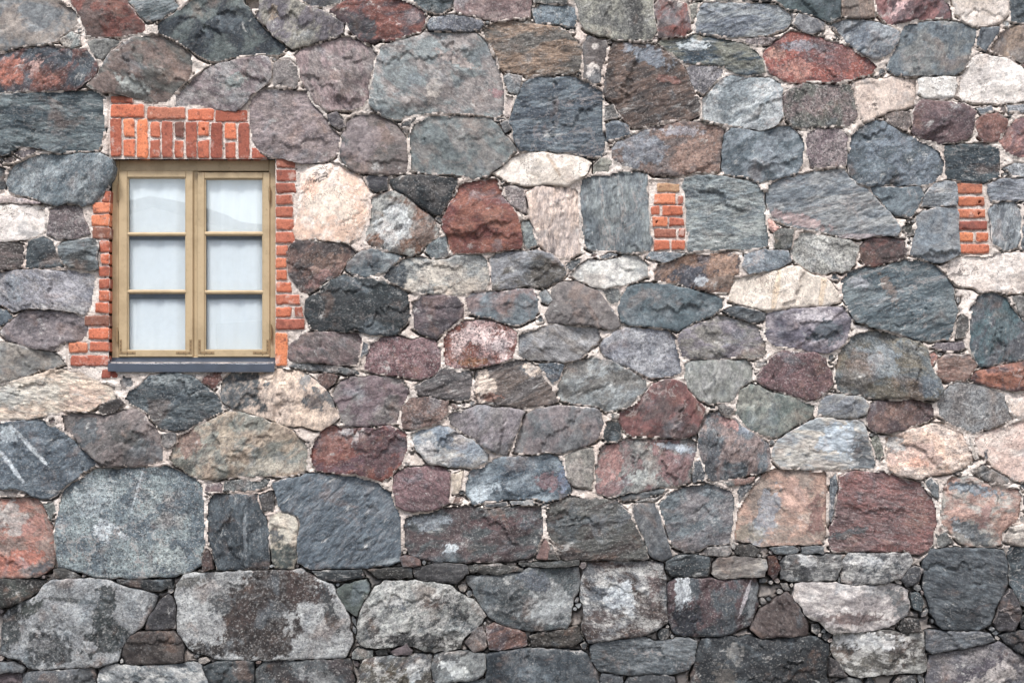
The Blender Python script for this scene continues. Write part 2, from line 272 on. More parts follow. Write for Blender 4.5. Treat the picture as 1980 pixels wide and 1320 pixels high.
77797c 686a6e g 40|1741,1118 1770,1100 1781,1100 1774,1115 1755,1129
3f464a 4d5458 s 0|606,1103 699,1099 704,1114 650,1121 621,1117
5a5a58 4c4c4a s 0|713,1101 794,1099 797,1114 731,1116
4d4d4f 5d5d5f s 0|801,1099 899,1093 901,1105 880,1117 821,1121 803,1114
50504e 61615e s 0|906,1093 960,1091 1014,1099 1009,1105 950,1107 911,1104
6a6c6a 5c5e5c s 0|1001,1091 1060,1087 1119,1085 1119,1091 1060,1094 1011,1095
687276 858a8c r 30|907,1117 960,1114 1000,1102 1050,1098 1114,1096 1116,1111 1109,1150 1104,1184 1094,1209 1050,1216 1000,1218 961,1207 949,1180 936,1160 921,1140
8a8d90 756c6a l 0|1131,1121 1140,1090 1180,1086 1240,1088 1279,1093 1284,1130 1286,1199 1260,1215 1220,1222 1181,1234 1141,1237 1132,1200
7b676a 6d7076 r 80|1297,1199 1297,1131 1311,1121 1340,1118 1400,1120 1459,1121 1463,1150 1460,1180 1449,1204 1400,1219 1350,1221 1311,1217
6f6260 7d716e r 130|1456,1215 1467,1186 1500,1162 1520,1149 1534,1161 1554,1200 1560,1227 1520,1231 1471,1231
9b9594 a8a3a0 r 0|1537,1151 1542,1132 1580,1131 1660,1133 1720,1138 1754,1143 1756,1170 1753,1189 1720,1199 1690,1211 1650,1214 1611,1217 1591,1200 1561,1180 1547,1165
78858a 6a777c g 0|1763,1147 1774,1147 1784,1165 1779,1179 1766,1174
4a4846 3d3b3a g 0|1737,1215 1751,1197 1774,1197 1779,1219 1746,1221
92938f 757370 l 0|1617,1230 1640,1225 1700,1228 1784,1225 1786,1260 1788,1294 1750,1297 1700,1299 1651,1301 1622,1294 1612,1260
7b8086 686d73 s 0|1791,1224 1840,1221 1899,1223 1921,1236 1900,1247 1850,1254 1801,1259 1791,1254
585b60 494c50 r 40|1937,1227 1960,1221 2015,1218 2015,1290 1966,1255 1941,1236
76757c 8a8688 r 160|1801,1270 1850,1261 1900,1251 1930,1243 1959,1264 2015,1305 2015,1350 1796,1350 1796,1290
43494f 51575c r 10|1347,1261 1361,1241 1420,1239 1500,1235 1564,1233 1599,1247 1603,1265 1599,1300 1597,1350 1330,1350 1336,1320 1347,1295
5d5a5c 4e4b4d r 30|1606,1272 1620,1278 1638,1305 1604,1303
687177 7d858a s 0|1146,1251 1156,1244 1220,1242 1290,1240 1343,1242 1343,1275 1329,1289 1290,1297 1240,1303 1201,1301 1161,1294 1145,1275
525d66 6a7278 f 10|942,1267 990,1258 1040,1255 1090,1258 1134,1267 1149,1290 1165,1350 940,1350 940,1300
5d6268 70757a r 20|1167,1302 1203,1307 1194,1320 1180,1350 1162,1315
70757a 60656a r 0|1202,1350 1217,1313 1260,1306 1299,1312 1312,1350
615d58 524e4a s 0|1027,1231 1041,1224 1080,1220 1111,1217 1119,1234 1080,1244 1032,1246
8a6a62 76676a r 30|942,1211 956,1204 990,1212 1014,1223 1016,1244 990,1251 947,1252
7d7472 8d8582 g 30|907,1241 916,1222 932,1214 938,1249 916,1254
6d6a62 75797c l 30|702,1286 707,1272 740,1268 800,1265 833,1270 829,1300 820,1350 701,1350
8b9090 777c7e r 30|837,1290 842,1268 880,1263 938,1265 938,1290 924,1311 880,1319 842,1320
5a6064 4c5256 r 0|835,1324 938,1314 937,1350 835,1350
5c575a 686d70 r 160|497,1296 511,1282 560,1278 620,1275 673,1278 678,1300 680,1350 497,1350
8a8f8c 7a7f7c g 0|682,1263 691,1254 719,1257 720,1267 700,1271 682,1269
7d7f7c 6d6f6c g 0|727,1260 744,1252 750,1262 730,1267
807478 70666a f 30|757,1257 789,1241 798,1256 794,1266 762,1265
979a97 8f928f l 30|697,1229 697,1191 707,1162 726,1142 746,1128 790,1125 839,1125 869,1137 900,1157 929,1181 933,1191 919,1214 890,1229 883,1247 840,1254 801,1246 771,1249 721,1249 702,1244
5f6a66 6f7a76 f 0|657,1141 681,1127 706,1122 710,1140 704,1164 690,1188 681,1180 667,1155
9c9f9f 969898 g 20|344,1199 344,1132 357,1115 400,1111 450,1106 510,1103 580,1105 609,1115 639,1132 654,1161 668,1200 673,1240 663,1267 600,1269 530,1271 470,1274 431,1267 381,1257 360,1239 347,1219
56565a 626266 f 30|285,1214 302,1181 325,1153 337,1166 340,1199 338,1213 301,1216
5a5352 665f5c f 0|242,1265 247,1242 267,1225 300,1221 334,1221 346,1241 350,1274 310,1279 247,1282
969a9c 909496 g 0|4,1215 12,1192 41,1167 72,1152 87,1128 111,1121 160,1120 200,1125 250,1138 289,1143 300,1152 289,1180 269,1209 249,1229 229,1249 223,1274 190,1284 150,1287 91,1291 57,1287 42,1271 7,1259
5a605c 454b48 r 160|-30,1128 40,1121 89,1123 84,1134 60,1153 31,1163 -30,1166
777b7e 686c70 r 0|-30,1290 25,1281 48,1291 44,1297 -30,1300
85787c 756a6e r 0|-30,1304 39,1303 43,1350 -30,1350
62666a 70757a r 170|47,1306 61,1301 120,1296 178,1291 180,1310 177,1350 46,1350
747e84 8b9194 l 160|197,1301 211,1291 270,1288 340,1285 383,1288 396,1310 405,1350 195,1350
5d676c 4e585d r 20|397,1292 431,1283 470,1278 488,1281 488,1310 484,1350 431,1325 411,1311
8e7c74 a0786c r 160|-30,962 40,965 70,972 85,991 99,1020 104,1040 102,1075 99,1094 70,1107 31,1111 -30,1116
8a8380 7a7572 g 0|-30,948 39,948 37,959 -30,960
65727a 7d898c g 10|111,1040 114,991 123,947 150,925 190,908 260,905 320,908 369,918 390,937 394,1000 395,1060 388,1089 350,1104 300,1111 250,1117 200,1112 151,1100 119,1091
5a605e 6a706e g 0|87,976 104,970 107,990 100,1004 91,995
60605e 525250 s 0|106,1101 125,1099 150,1106 157,1114 106,1116
5a6064 4b5155 s 0|227,1120 270,1118 329,1122 333,1134 300,1141 271,1137 232,1127
4b545b 59636a r 85|404,985 410,957 440,955 480,955 496,958 504,985 514,1030 520,1085 518,1098 470,1097 421,1099 413,1085 403,1040
747878 686c6c g 0|437,930 470,927 519,928 520,939 500,947 456,949 434,949
807070 72666a g 0|398,933 429,937 428,951 399,952
4d4c4c 5a5858 r 0|504,957 529,950 530,985 527,988 509,988
b0ab9e a09a8c f 0|527,1001 541,990 570,999 570,1050 568,1096 532,1096 530,1050
5c6872 68737c s 40|532,936 561,927 600,922 650,921 690,928 730,938 754,957 764,986 776,1010 778,1050 773,1084 740,1094 690,1099 640,1099 601,1097 582,1084 580,1040 592,1010 577,994 547,984 539,965
75605c 876c68 f 0|772,1077 785,1073 809,1082 814,1091 781,1093
6d5a56 5c4c4a g 0|391,1076 404,1063 410,1098 396,1103
63686a 787c7e g 0|560,710 600,702 640,708 690,716 694,724 650,722 590,713
72767a 858a8c g 0|985,968 1030,966 1032,974 990,978
5c6064 4d5155 s 0|935,978 980,970 984,978 940,983
63625f 545350 s 0|1060,1062 1066,1052 1077,1070 1078,1080 1058,1080
8a6f6a 7a625e f 0|1040,1076 1056,1044 1064,1056 1074,1076 1060,1081
5d5c5a 4d4c4a r 0|1425,1056 1450,1054 1466,1062 1462,1072 1440,1076 1424,1068
7d7a78 8a8886 g 0|1365,1058 1410,1056 1413,1066 1405,1073 1370,1072
5d6366 6d7376 s 0|1488,1060 1530,1056 1545,1062 1540,1068 1500,1069
6a7074 7a8084 s 0|1550,1058 1590,1057 1592,1067 1550,1068
62666a 75797c g 60|1428,950 1440,935 1456,938 1440,965 1430,972
8a8c8a 7a7c7a g 0|1395,930 1440,925 1460,922 1448,934 1410,937
747a7c 656b6e s 0|1200,960 1250,948 1290,945 1280,955 1235,965 1205,968
8a8a88 7a7a78 g 0|1225,968 1265,962 1280,958 1262,968 1235,972
5d6265 6d7275 g 0|1790,930 1800,922 1812,938 1812,962 1800,955
6a625c 7d756e g 30|1880,910 1900,905 1930,918 1955,932 1940,938 1905,928
5a6470 6a7480 f 30|1898,872 1912,862 1914,885 1905,895
a09890 8f8880 g 60|1872,842 1880,860 1890,885 1884,888 1876,870
747674 646664 g 0|1808,1033 1830,1032 1840,1050 1812,1056
"""
PATCHES = """
20,135 30 28 0 b0664f
70,130 10 22 10 b08a80
90,155 30 14 0 9a6052
168,125 16 28 20 4f5a62
260,165 30 14 20 8a908c
700,55 28 22 30 55565c
650,25 20 10 0 5f4c50
800,30 14 10 0 a9847e
530,25 10 14 0 9c8b76
455,160 22 18 0 7d8886
665,290 10 35 10 5f676a
700,270 40 40 0 85797a
880,115 40 10 20 9b8e88
960,180 14 8 0 a57e80
840,170 14 30 20 a39a92
1230,35 14 50 0 5c5d5c
1152,90 7 7 0 c9c0b8
1142,136 8 16 10 c9c0b8
1155,132 4 9 150 c9c0b8
1255,110 45 18 20 78828e
1295,155 25 8 5 8d6258
1200,150 14 45 0 7a655a
1340,88 30 10 0 a9b4b8
1235,290 46 34 0 7d838c
1320,255 40 10 0 98949a
1340,300 40 22 0 9c7d6e
1540,135 30 22 0 b5796b
1500,105 16 14 0 b0806e
1545,90 30 12 0 8c8890
1620,115 40 26 20 8f5e5c
1742,10 8 34 35 c09a98
1718,20 6 6 0 c09a98
1540,425 58 12 14 a78f8d
1655,458 50 6 0 a08f90
1405,515 20 28 0 a17f68
1385,545 40 14 0 8b7668
1330,530 26 26 0 565a66
1355,545 14 10 0 9aa0a6
765,528 30 26 40 4d5760
900,555 60 12 170 b0a596
760,440 42 36 80 b2b7b6
770,440 8 8 0 5c6062
820,455 24 26 30 8a7468
640,395 50 30 20 e0c8b4
600,365 16 20 0 dcb095
630,510 40 14 150 8a6f62
615,540 30 10 145 96706a
460,755 46 50 10 565d61
610,775 20 20 0 62676a
640,770 22 14 30 63686c
590,735 12 14 0 8b8a88
365,850 26 30 0 8d7266
350,905 20 18 0 6c6f66
520,900 60 14 0 a39c8c
440,850 22 30 0 a0917c
680,845 44 16 0 a8a09d
735,865 36 40 80 6b5054
640,860 30 34 0 97655a
935,745 22 26 0 c3b09e
1030,712 18 14 30 c6b29f
945,768 24 8 0 9a7060
930,650 50 18 10 c4aaa6
890,660 12 30 20 bfa39e
970,680 10 24 150 c4aaa6
1010,655 12 14 0 7a7c80
910,700 30 8 0 94603c
1600,640 30 24 0 5c6670
1570,610 40 10 0 a8a2a6
1720,560 10 30 150 7d7068
1660,545 20 12 0 8e9298
1695,700 40 30 30 7d878c
1660,720 26 40 0 75706a
1790,745 24 20 0 66727c
1970,720 30 14 60 9a6450
1940,640 20 30 70 576a70
1770,880 40 24 0 c9a898
1770,895 20 10 0 cd9a80
1730,860 16 14 0 a8a6a2
1620,850 40 30 0 9fadb8
1670,880 18 40 160 6a7278
1545,880 40 14 0 a9a59c
1440,925 30 20 0 8a6a60
1375,890 12 45 10 62676e
1440,830 12 10 0 7e8894
1410,815 24 10 30 a27a74
1180,900 24 34 20 a0746e
1310,865 40 8 10 98a4ae
1250,880 16 50 150 848480
1240,925 30 14 0 9aa09c
830,870 18 18 0 a8a6a4
860,850 20 16 40 6c7d8c
935,950 30 16 150 a9b8c0
1060,930 30 16 0 846a70
1090,925 10 30 0 7286a0
870,1060 17 9 160 9ea8ad
835,1010 40 14 170 848e96
960,1010 60 12 0 6c5456
1100,1020 24 40 30 5f676a
1480,1000 20 60 20 8a8c92
1540,960 30 30 0 b08c7c
1450,1030 30 16 0 958a78
1580,1000 14 40 0 8f6a62
1700,1000 70 8 165 8c6664
1660,945 40 8 165 906866
1780,1055 24 10 160 9a6e6a
1640,1030 40 8 165 5f6468
1880,945 50 10 10 7e8a94
1900,1000 10 30 20 9a7670
1860,1020 20 14 40 aab2b8
1880,1030 40 16 40 6a7074
1860,1195 46 26 0 525c64
30,1085 60 20 160 b86e58
60,1015 30 20 150 a87468
20,1000 24 30 0 9d948e
85,1095 24 10 160 66666a
205,1025 20 22 0 a3adb2
180,960 30 40 30 8b989c
240,1035 14 6 30 a9b2b6
330,1075 40 24 20 8f9c9c
270,930 3 60 15 a3aeb4
475,1035 4 44 0 8a949a
548,1078 30 24 0 4f5a58
535,1035 10 16 0 63686a
750,1085 30 6 170 8b979c
510,1150 70 48 160 5f5350
590,1130 44 30 20 66524e
530,1190 46 40 30 5c5250
470,1200 46 24 150 665652
490,1245 68 30 0 5d5350
400,1255 34 14 10 56504e
430,1165 26 16 0 6d7276
640,1180 12 44 165 62676a
365,1125 30 10 0 80807c
205,1170 22 40 20 4e5759
210,1235 36 40 170 4c575a
95,1255 50 34 0 575e62
20,1210 20 50 20 565f62
150,1160 60 5 5 45504e
60,1175 24 12 150 59625f
300,1165 14 20 30 777c80
80,1245 26 10 0 8b8e90
850,1160 34 12 160 55595c
890,1190 16 34 150 585c5e
800,1235 60 14 0 5a5c5e
860,1245 40 12 0 5c5b58
840,1205 30 8 170 686b6d
720,1215 14 34 160 615e5c
770,1165 18 12 0 777f88
960,1140 40 24 150 6a7276
1060,1170 50 34 0 929899
1030,1120 30 20 20 6f7a86
1160,1195 30 20 0 776a68
1250,1195 36 40 30 776b68
1265,1130 12 40 0 84706e
1195,1150 30 34 30 a3abb0
1160,1145 14 16 0 6c747e
1320,1145 16 34 0 a2a9ad
1325,1200 26 30 20 565c68
1440,1155 4 40 20 b4aeb2
1455,1160 10 40 10 868c90
1570,1205 60 14 20 8f8a86
1650,1195 60 10 0 8f7c7a
1740,1165 16 30 160 82878a
1680,1240 70 16 0 a9acac
1640,1270 14 34 0 5f605e
1700,1280 70 22 0 75726a
1560,1085 16 14 0 a2a4a4
1545,1110 30 8 30 4d4f52
1700,1105 40 14 170 62676c
1680,1085 40 8 0 a6a6a6
760,1310 30 26 30 726a58
800,1300 14 20 0 a9aeae
540,1300 30 20 30 4e4a4c
620,1310 40 14 20 8b8f90
880,1290 30 14 20 aab0ae
1030,1300 60 16 10 66747e
1420,1262 16 24 0 8b8a86
1400,1320 24 34 0 77726c
1540,1290 60 34 0 3f464c
1880,1300 60 14 150 6b6470
1920,1310 50 20 160 a39c98
170,770 36 22 10 c4a894
60,760 50 22 170 b8b2a4
20,770 30 18 0 a8a69c
60,862 58 5 47 b9c2c6
28,905 40 5 52 b4bfc6
15,840 24 14 30 a4b0b6
170,835 24 24 0 5c646a
260,850 40 16 20 5a5c5c
330,735 50 12 10 7d878a
150,600 20 10 0 8f8f90
120,560 60 20 160 93939a
30,560 20 30 0 7d858e
1070,320 30 4 60 a48a70
1590,560 6 40 10 cbb08c
1500,560 6 40 10 cbb08c
"""
rng = np.random.default_rng(7)
random.seed(7)


# ------------------------------------------------------------------ helpers
def lin(h):
    h = h.lstrip('#')
    out = []
    for i in (0, 2, 4):
        c = int(h[i:i + 2], 16) / 255
        out.append(c / 12.92 if c <= .04045 else ((c + .055) / 1.055) ** 2.4)
    return np.array(out)


SAT = .82


def tone(h, gain=1.0, sat=None):
    c = lin(h)
    l = c @ np.array([.21, .72, .07])
    return [float(min(.9, v * gain)) for v in l + (c - l) * (sat or SAT)]


_pr = np.random.default_rng(1234)
_PERM = _pr.permutation(1024).astype(np.int32)
_PERM = np.concatenate([_PERM, _PERM])
_GA = _pr.uniform(0, 2 * math.pi, 1024)
_GC, _GS = np.cos(_GA).astype(np.float32), np.sin(_GA).astype(np.float32)


def perlin(x, y, seed=0):
    ix = np.floor(x); iy = np.floor(y)
    fx = (x - ix).astype(np.float32); fy = (y - iy).astype(np.float32)
    ix = (ix.astype(np.int64) + seed * 131).astype(np.int32) & 1023; iy = (iy.astype(np.int64) + seed * 57).astype(np.int32) & 1023
    u = fx * fx * fx * (fx * (fx * 6 - 15) + 10)
    v = fy * fy * fy * (fy * (fy * 6 - 15) + 10)
    p0 = _PERM[ix]; p1 = _PERM[(ix + 1) & 1023]
    iy1 = (iy + 1) & 1023

    def g(h, ax, ay): return _GC[h] * ax + _GS[h] * ay
    a = g(_PERM[p0 + iy], fx, fy); b = g(_PERM[p1 + iy], fx - 1, fy)
    c = g(_PERM[p0 + iy1], fx, fy - 1); d = g(_PERM[p1 + iy1], fx - 1, fy - 1)
    return 1.5 * ((a + (b - a) * u) * (1 - v) + (c + (d - c) * u) * v)


def fbm(x, y, seed=0, octv=4, gain=.5):
    s = 0; a = 1
    for k in range(octv):
        s = s + a * perlin(x, y, seed + 17 * k)
        x = x * 2.03 + 11.3; y = y * 2.03 - 7.1; a *= gain
    return s


def sstep(a, b, x):
    t = np.clip((x - a) / (b - a), 0, 1)
    return t * t * (3 - 2 * t)


def refine(poly, jit, seed, step=.05, cut=.22):
    """corner-cut, subdivided and slightly wandering outline (metres)"""
    p = np.asarray(poly, float)
    q = []
    n = len(p)
    for i in range(n):
        a, b = p[i], p[(i + 1) % n]
        q += [a * (1 - cut) + b * cut, a * cut + b * (1 - cut)]
    p = np.array(q); q = []
    n = len(p)
    for i in range(n):
        a, b = p[i], p[(i + 1) % n]
        L = np.hypot(*(b - a)); k = max(1, int(L / step))
        for j in range(k):
            q.append(a + (b - a) * j / k)
    p = np.array(q)
    if jit > 0:
        nx = fbm(p[:, 0] * 13 + 3, p[:, 1] * 13, seed, 4, .58)
        ny = fbm(p[:, 0] * 13, p[:, 1] * 13 + 9, seed + 5, 4, .58)
        p = p + jit * np.stack([nx, ny], 1)
    return p


def straighten(p, tol):
    """drop outline points that lie nearly on a line, so edges run straight and corners stay sharp"""
    def dp(a):
        if len(a) < 3: return a
        A, B = a[0], a[-1]
        ab = B - A; L = np.hypot(*ab)
        dd = np.abs(ab[0] * (a[:, 1] - A[1]) - ab[1] * (a[:, 0] - A[0])) / max(L, 1e-9)
        k = int(dd.argmax())
        if dd[k] < tol: return np.array([A, B])
        return np.concatenate([dp(a[:k + 1])[:-1], dp(a[k:])])
    k = int(((p - p[0]) ** 2).sum(1).argmax())
    one = dp(p[:k + 1]); two = dp(np.concatenate([p[k:], p[:1]]))
    out = np.concatenate([one[:-1], two[:-1]])
    return out if len(out) >= 4 else p


def sdist(P, poly):
    """signed distance (positive inside) and nearest outline point for points P"""
    best = np.full(len(P), 1e9); near = np.zeros_like(P); ins = np.zeros(len(P), bool)
    n = len(poly)
    for i in range(n):
        a, b = poly[i], poly[(i + 1) % n]
        ab = b - a
        L2 = ab @ ab
        if L2 < 1e-12: continue
        t = np.clip(((P - a) @ ab) / L2, 0, 1)
        c = a + t[:, None] * ab
        dd = ((P - c) ** 2).sum(1)
        m = dd < best
        best[m] = dd[m]; near[m] = c[m]
        cr = ((a[1] > P[:, 1]) != (b[1] > P[:, 1]))
        xi = (b[0] - a[0]) * (P[:, 1] - a[1]) / (b[1] - a[1] if b[1] != a[1] else 1e-12) + a[0]
        ins ^= cr & (P[:, 0] < xi)
    dist = np.sqrt(best)
    return np.where(ins, dist, -dist), near


def grid_dist(x0, z0, nx, nz, cell, poly, mar):
    """signed distance (clipped at mar) and nearest outline point on a regular grid; each edge only touches its own window"""
    best = np.full((nz, nx), mar * mar, np.float64)
    nX = np.zeros((nz, nx)); nZ = np.zeros((nz, nx))
    tog = np.zeros((nz, nx + 1), np.int32)
    xs = x0 + np.arange(nx) * cell; zs = z0 + np.arange(nz) * cell
    n = len(poly)
    for k in range(n):
        ax, az = poly[k]; bx, bz = poly[(k + 1) % n]
        ex, ez = bx - ax, bz - az
        L2 = ex * ex + ez * ez
        if L2 < 1e-14: continue
        i0 = max(0, int((min(ax, bx) - mar - x0) / cell)); i1 = min(nx, int((max(ax, bx) + mar - x0) / cell) + 2)
        j0 = max(0, int((min(az, bz) - mar - z0) / cell)); j1 = min(nz, int((max(az, bz) + mar - z0) / cell) + 2)
        if i1 > i0 and j1 > j0:
            X = xs[None, i0:i1]; Z = zs[j0:j1, None]
            t = np.clip(((X - ax) * ex + (Z - az) * ez) / L2, 0, 1)
            cx = ax + t * ex; cz = az + t * ez
            dd = (X - cx) ** 2 + (Z - cz) ** 2
            sb = best[j0:j1, i0:i1]
            m = dd < sb
            sb[m] = dd[m]; nX[j0:j1, i0:i1][m] = cx[m]; nZ[j0:j1, i0:i1][m] = cz[m]
        if az != bz:
            lo, hi = min(az, bz), max(az, bz)
            ja = max(0, int(math.ceil((lo - z0) / cell - 1e-9))); jb = min(nz, int(math.ceil((hi - z0) / cell - 1e-9)))
            if jb > ja:
                jj = np.arange(ja, jb)
                xi = ax + ex * (zs[jj] - az) / ez
                ki = np.clip(np.ceil((xi - x0) / cell), 0, nx).astype(int)
                np.add.at(tog, (jj, ki), 1)
    # a cell is inside when an odd number of crossings lie to its right
    right = np.cumsum(tog[:, ::-1], 1)[:, ::-1][:, 1:]
    ins = (right % 2) == 1
    d = np.sqrt(best)
    return np.where(ins, d, -d), nX, nZ


def mesh_from(name, verts, quads, mat, smooth=None, attrs=None, tris=None):
    me = bpy.data.meshes.new(name)
    nq = len(quads)
    me.vertices.add(len(verts))
    me.vertices.foreach_set('co', np.ascontiguousarray(verts, np.float32).ravel())
    me.loops.add(nq * 4)
    me.loops.foreach_set('vertex_index', np.ascontiguousarray(quads, np.int32).ravel())
    me.polygons.add(nq)
    me.polygons.foreach_set('loop_start', np.arange(0, nq * 4, 4, dtype=np.int32))
    if smooth is not None:
        me.polygons.foreach_set('use_smooth', smooth)
    for an, (typ, arr) in (attrs or {}).items():
        at = me.attributes.new(an, typ, 'POINT')
        at.data.foreach_set('color' if typ == 'FLOAT_COLOR' else 'value', np.ascontiguousarray(arr, np.float32).ravel())
    me.update(calc_edges=True)
    if mat: me.materials.append(mat)
    return me


def link(name, me, parent=None, loc=(0, 0, 0)):
    o = bpy.data.objects.new(name, me)
    COL.objects.link(o)
    o.location = loc
    if parent: o.parent = parent
    return o


def slab(poly, cell, depth, height_fn, soft=0.0):
    """A solid with outline `poly` (metres, wall plane), a relief front at -y and side faces going back.
    Returns verts, quads, smooth flags, per-vertex rim distance, plane coords."""
    mn = poly.min(0) - cell; mx = poly.max(0) + cell
    nx = int((mx[0] - mn[0]) / cell) + 2; nz = int((mx[1] - mn[1]) / cell) + 2
    X, Z = np.meshgrid(mn[0] + np.arange(nx) * cell, mn[1] + np.arange(nz) * cell)
    P = np.stack([X.ravel(), Z.ravel()], 1)
    d, nX, nZ = grid_dist(mn[0], mn[1], nx, nz, cell, poly, .075)
    d = d.ravel(); near = np.stack([nX.ravel(), nZ.ravel()], 1)
    ins = (d > cell * .12)
    I = ins.reshape(nz, nx)
    idx = np.arange(nx * nz).reshape(nz, nx)
    anyin = I[:-1, :-1] | I[1:, :-1] | I[:-1, 1:] | I[1:, 1:]
    q = np.stack([idx[:-1, :-1], idx[:-1, 1:], idx[1:, 1:], idx[1:, :-1]], -1)[anyin]
    if len(q) == 0:
        return None
    P = np.where(ins[:, None], P, near)
    d = np.where(ins, np.maximum(d, 0), 0)
    used, inv = np.unique(q, return_inverse=True)
    q = inv.reshape(q.shape)
    P = P[used]; d = d[used]
    h = height_fn(P, d)
    V = np.stack([P[:, 0], -h, P[:, 1]], 1)
    n = len(V)
    e = np.concatenate([q[:, [0, 1]], q[:, [1, 2]], q[:, [2, 3]], q[:, [3, 0]]])
    key = np.sort(e, 1); key = key[:, 0].astype(np.int64) * (n + 1) + key[:, 1]
    uq, first, cnt = np.unique(key, return_index=True, return_counts=True)
    be = e[first[cnt == 1]]
    bv, binv = np.unique(be, return_inverse=True)
    binv = binv.reshape(be.shape)
    m = len(bv)
    front = V[bv]
    back = front.copy(); back[:, 1] = depth
    V2 = np.concatenate([V, front, back])
    sk = np.stack([binv[:, 1] + n, binv[:, 0] + n, binv[:, 0] + n + m, binv[:, 1] + n + m], 1)
    Q = np.concatenate([q, sk])
    rim = np.concatenate([d, np.full(2 * m, .07)])
    P2 = np.concatenate([P, P[bv], P[bv]])
    smooth = np.ones(len(Q), bool); smooth[len(q):] = False
    return V2, Q, smooth, rim, P2


# ------------------------------------------------------------------ materials
def new_mat(name):
    m = bpy.data.materials.new(name)
    m.use_nodes = True
    nt = m.node_tree
    nt.nodes.clear()
    out = nt.nodes.new('ShaderNodeOutputMaterial')
    b = nt.nodes.new('ShaderNodeBsdfPrincipled')
    nt.links.new(b.outputs[0], out.inputs[0])
    return m, nt, b


class NT:
    def __init__(s, nt): s.nt = nt

    def n(s, t, **kw):
        nd = s.nt.nodes.new(t)
        for k, v in kw.items(): setattr(nd, k, v)
        return nd

    def l(s, a, b): s.nt.links.new(a, b)

    def noise(s, vec, scale, detail=4, rough=.55, dist=0):
        nd = s.n('ShaderNodeTexNoise')
        nd.inputs['Scale'].default_value = scale; nd.inputs['Detail'].default_value = detail
        nd.inputs['Roughness'].default_value = rough; nd.inputs['Distortion'].default_value = dist
        s.l(vec, nd.inputs['Vector'])
        return nd.outputs['Fac']

    def ramp(s, fac, a, b):
        nd = s.n('ShaderNodeMapRange'); nd.interpolation_type = 'SMOOTHSTEP'
        s.l(fac, nd.inputs[0]); nd.inputs[1].default_value = a; nd.inputs[2].default_value = b
        return nd.outputs[0]

    def math(s, op, a, b=None):
        nd = s.n('ShaderNodeMath', operation=op)
        for i, v in enumerate((a, b)):
            if v is None: continue
            if isinstance(v, (int, float)): nd.inputs[i].default_value = v
            else: s.l(v, nd.inputs[i])
        return nd.outputs[0]

    def mix(s, fac, a, b, blend='MIX'):
        nd = s.n('ShaderNodeMix', data_type='RGBA', blend_type=blend)
        nd.clamp_result = False
        for sock, v in ((nd.inputs[0], fac), (nd.inputs[6], a), (nd.inputs[7], b)):
            if isinstance(v, (int, float)): sock.default_value = v
            elif isinstance(v, (list, tuple)): sock.default_value = (*v[:3], 1)
            else: s.l(v, sock)
        return nd.outputs[2]

    def oattr(s, name):
        nd = s.n('ShaderNodeAttribute'); nd.attribute_type = 'OBJECT'; nd.attribute_name = name
        return nd

    def gattr(s, name):
        nd = s.n('ShaderNodeAttribute'); nd.attribute_type = 'GEOMETRY'; nd.attribute_name = name
        return nd

    def bump(s, height, strength, dist, normal=None):
        nd = s.n('ShaderNodeBump')
        nd.inputs['Strength'].default_value = strength
        if isinstance(dist, (int, float)): nd.inputs['Distance'].default_value = dist
        else: s.l(dist, nd.inputs['Distance'])
        s.l(height, nd.inputs['Height'])
        if normal: s.l(normal, nd.inputs['Normal'])
        return nd.outputs[0]


MORTAR_A, MORTAR_B = tone('e6dcd3'), tone('c6b9af')


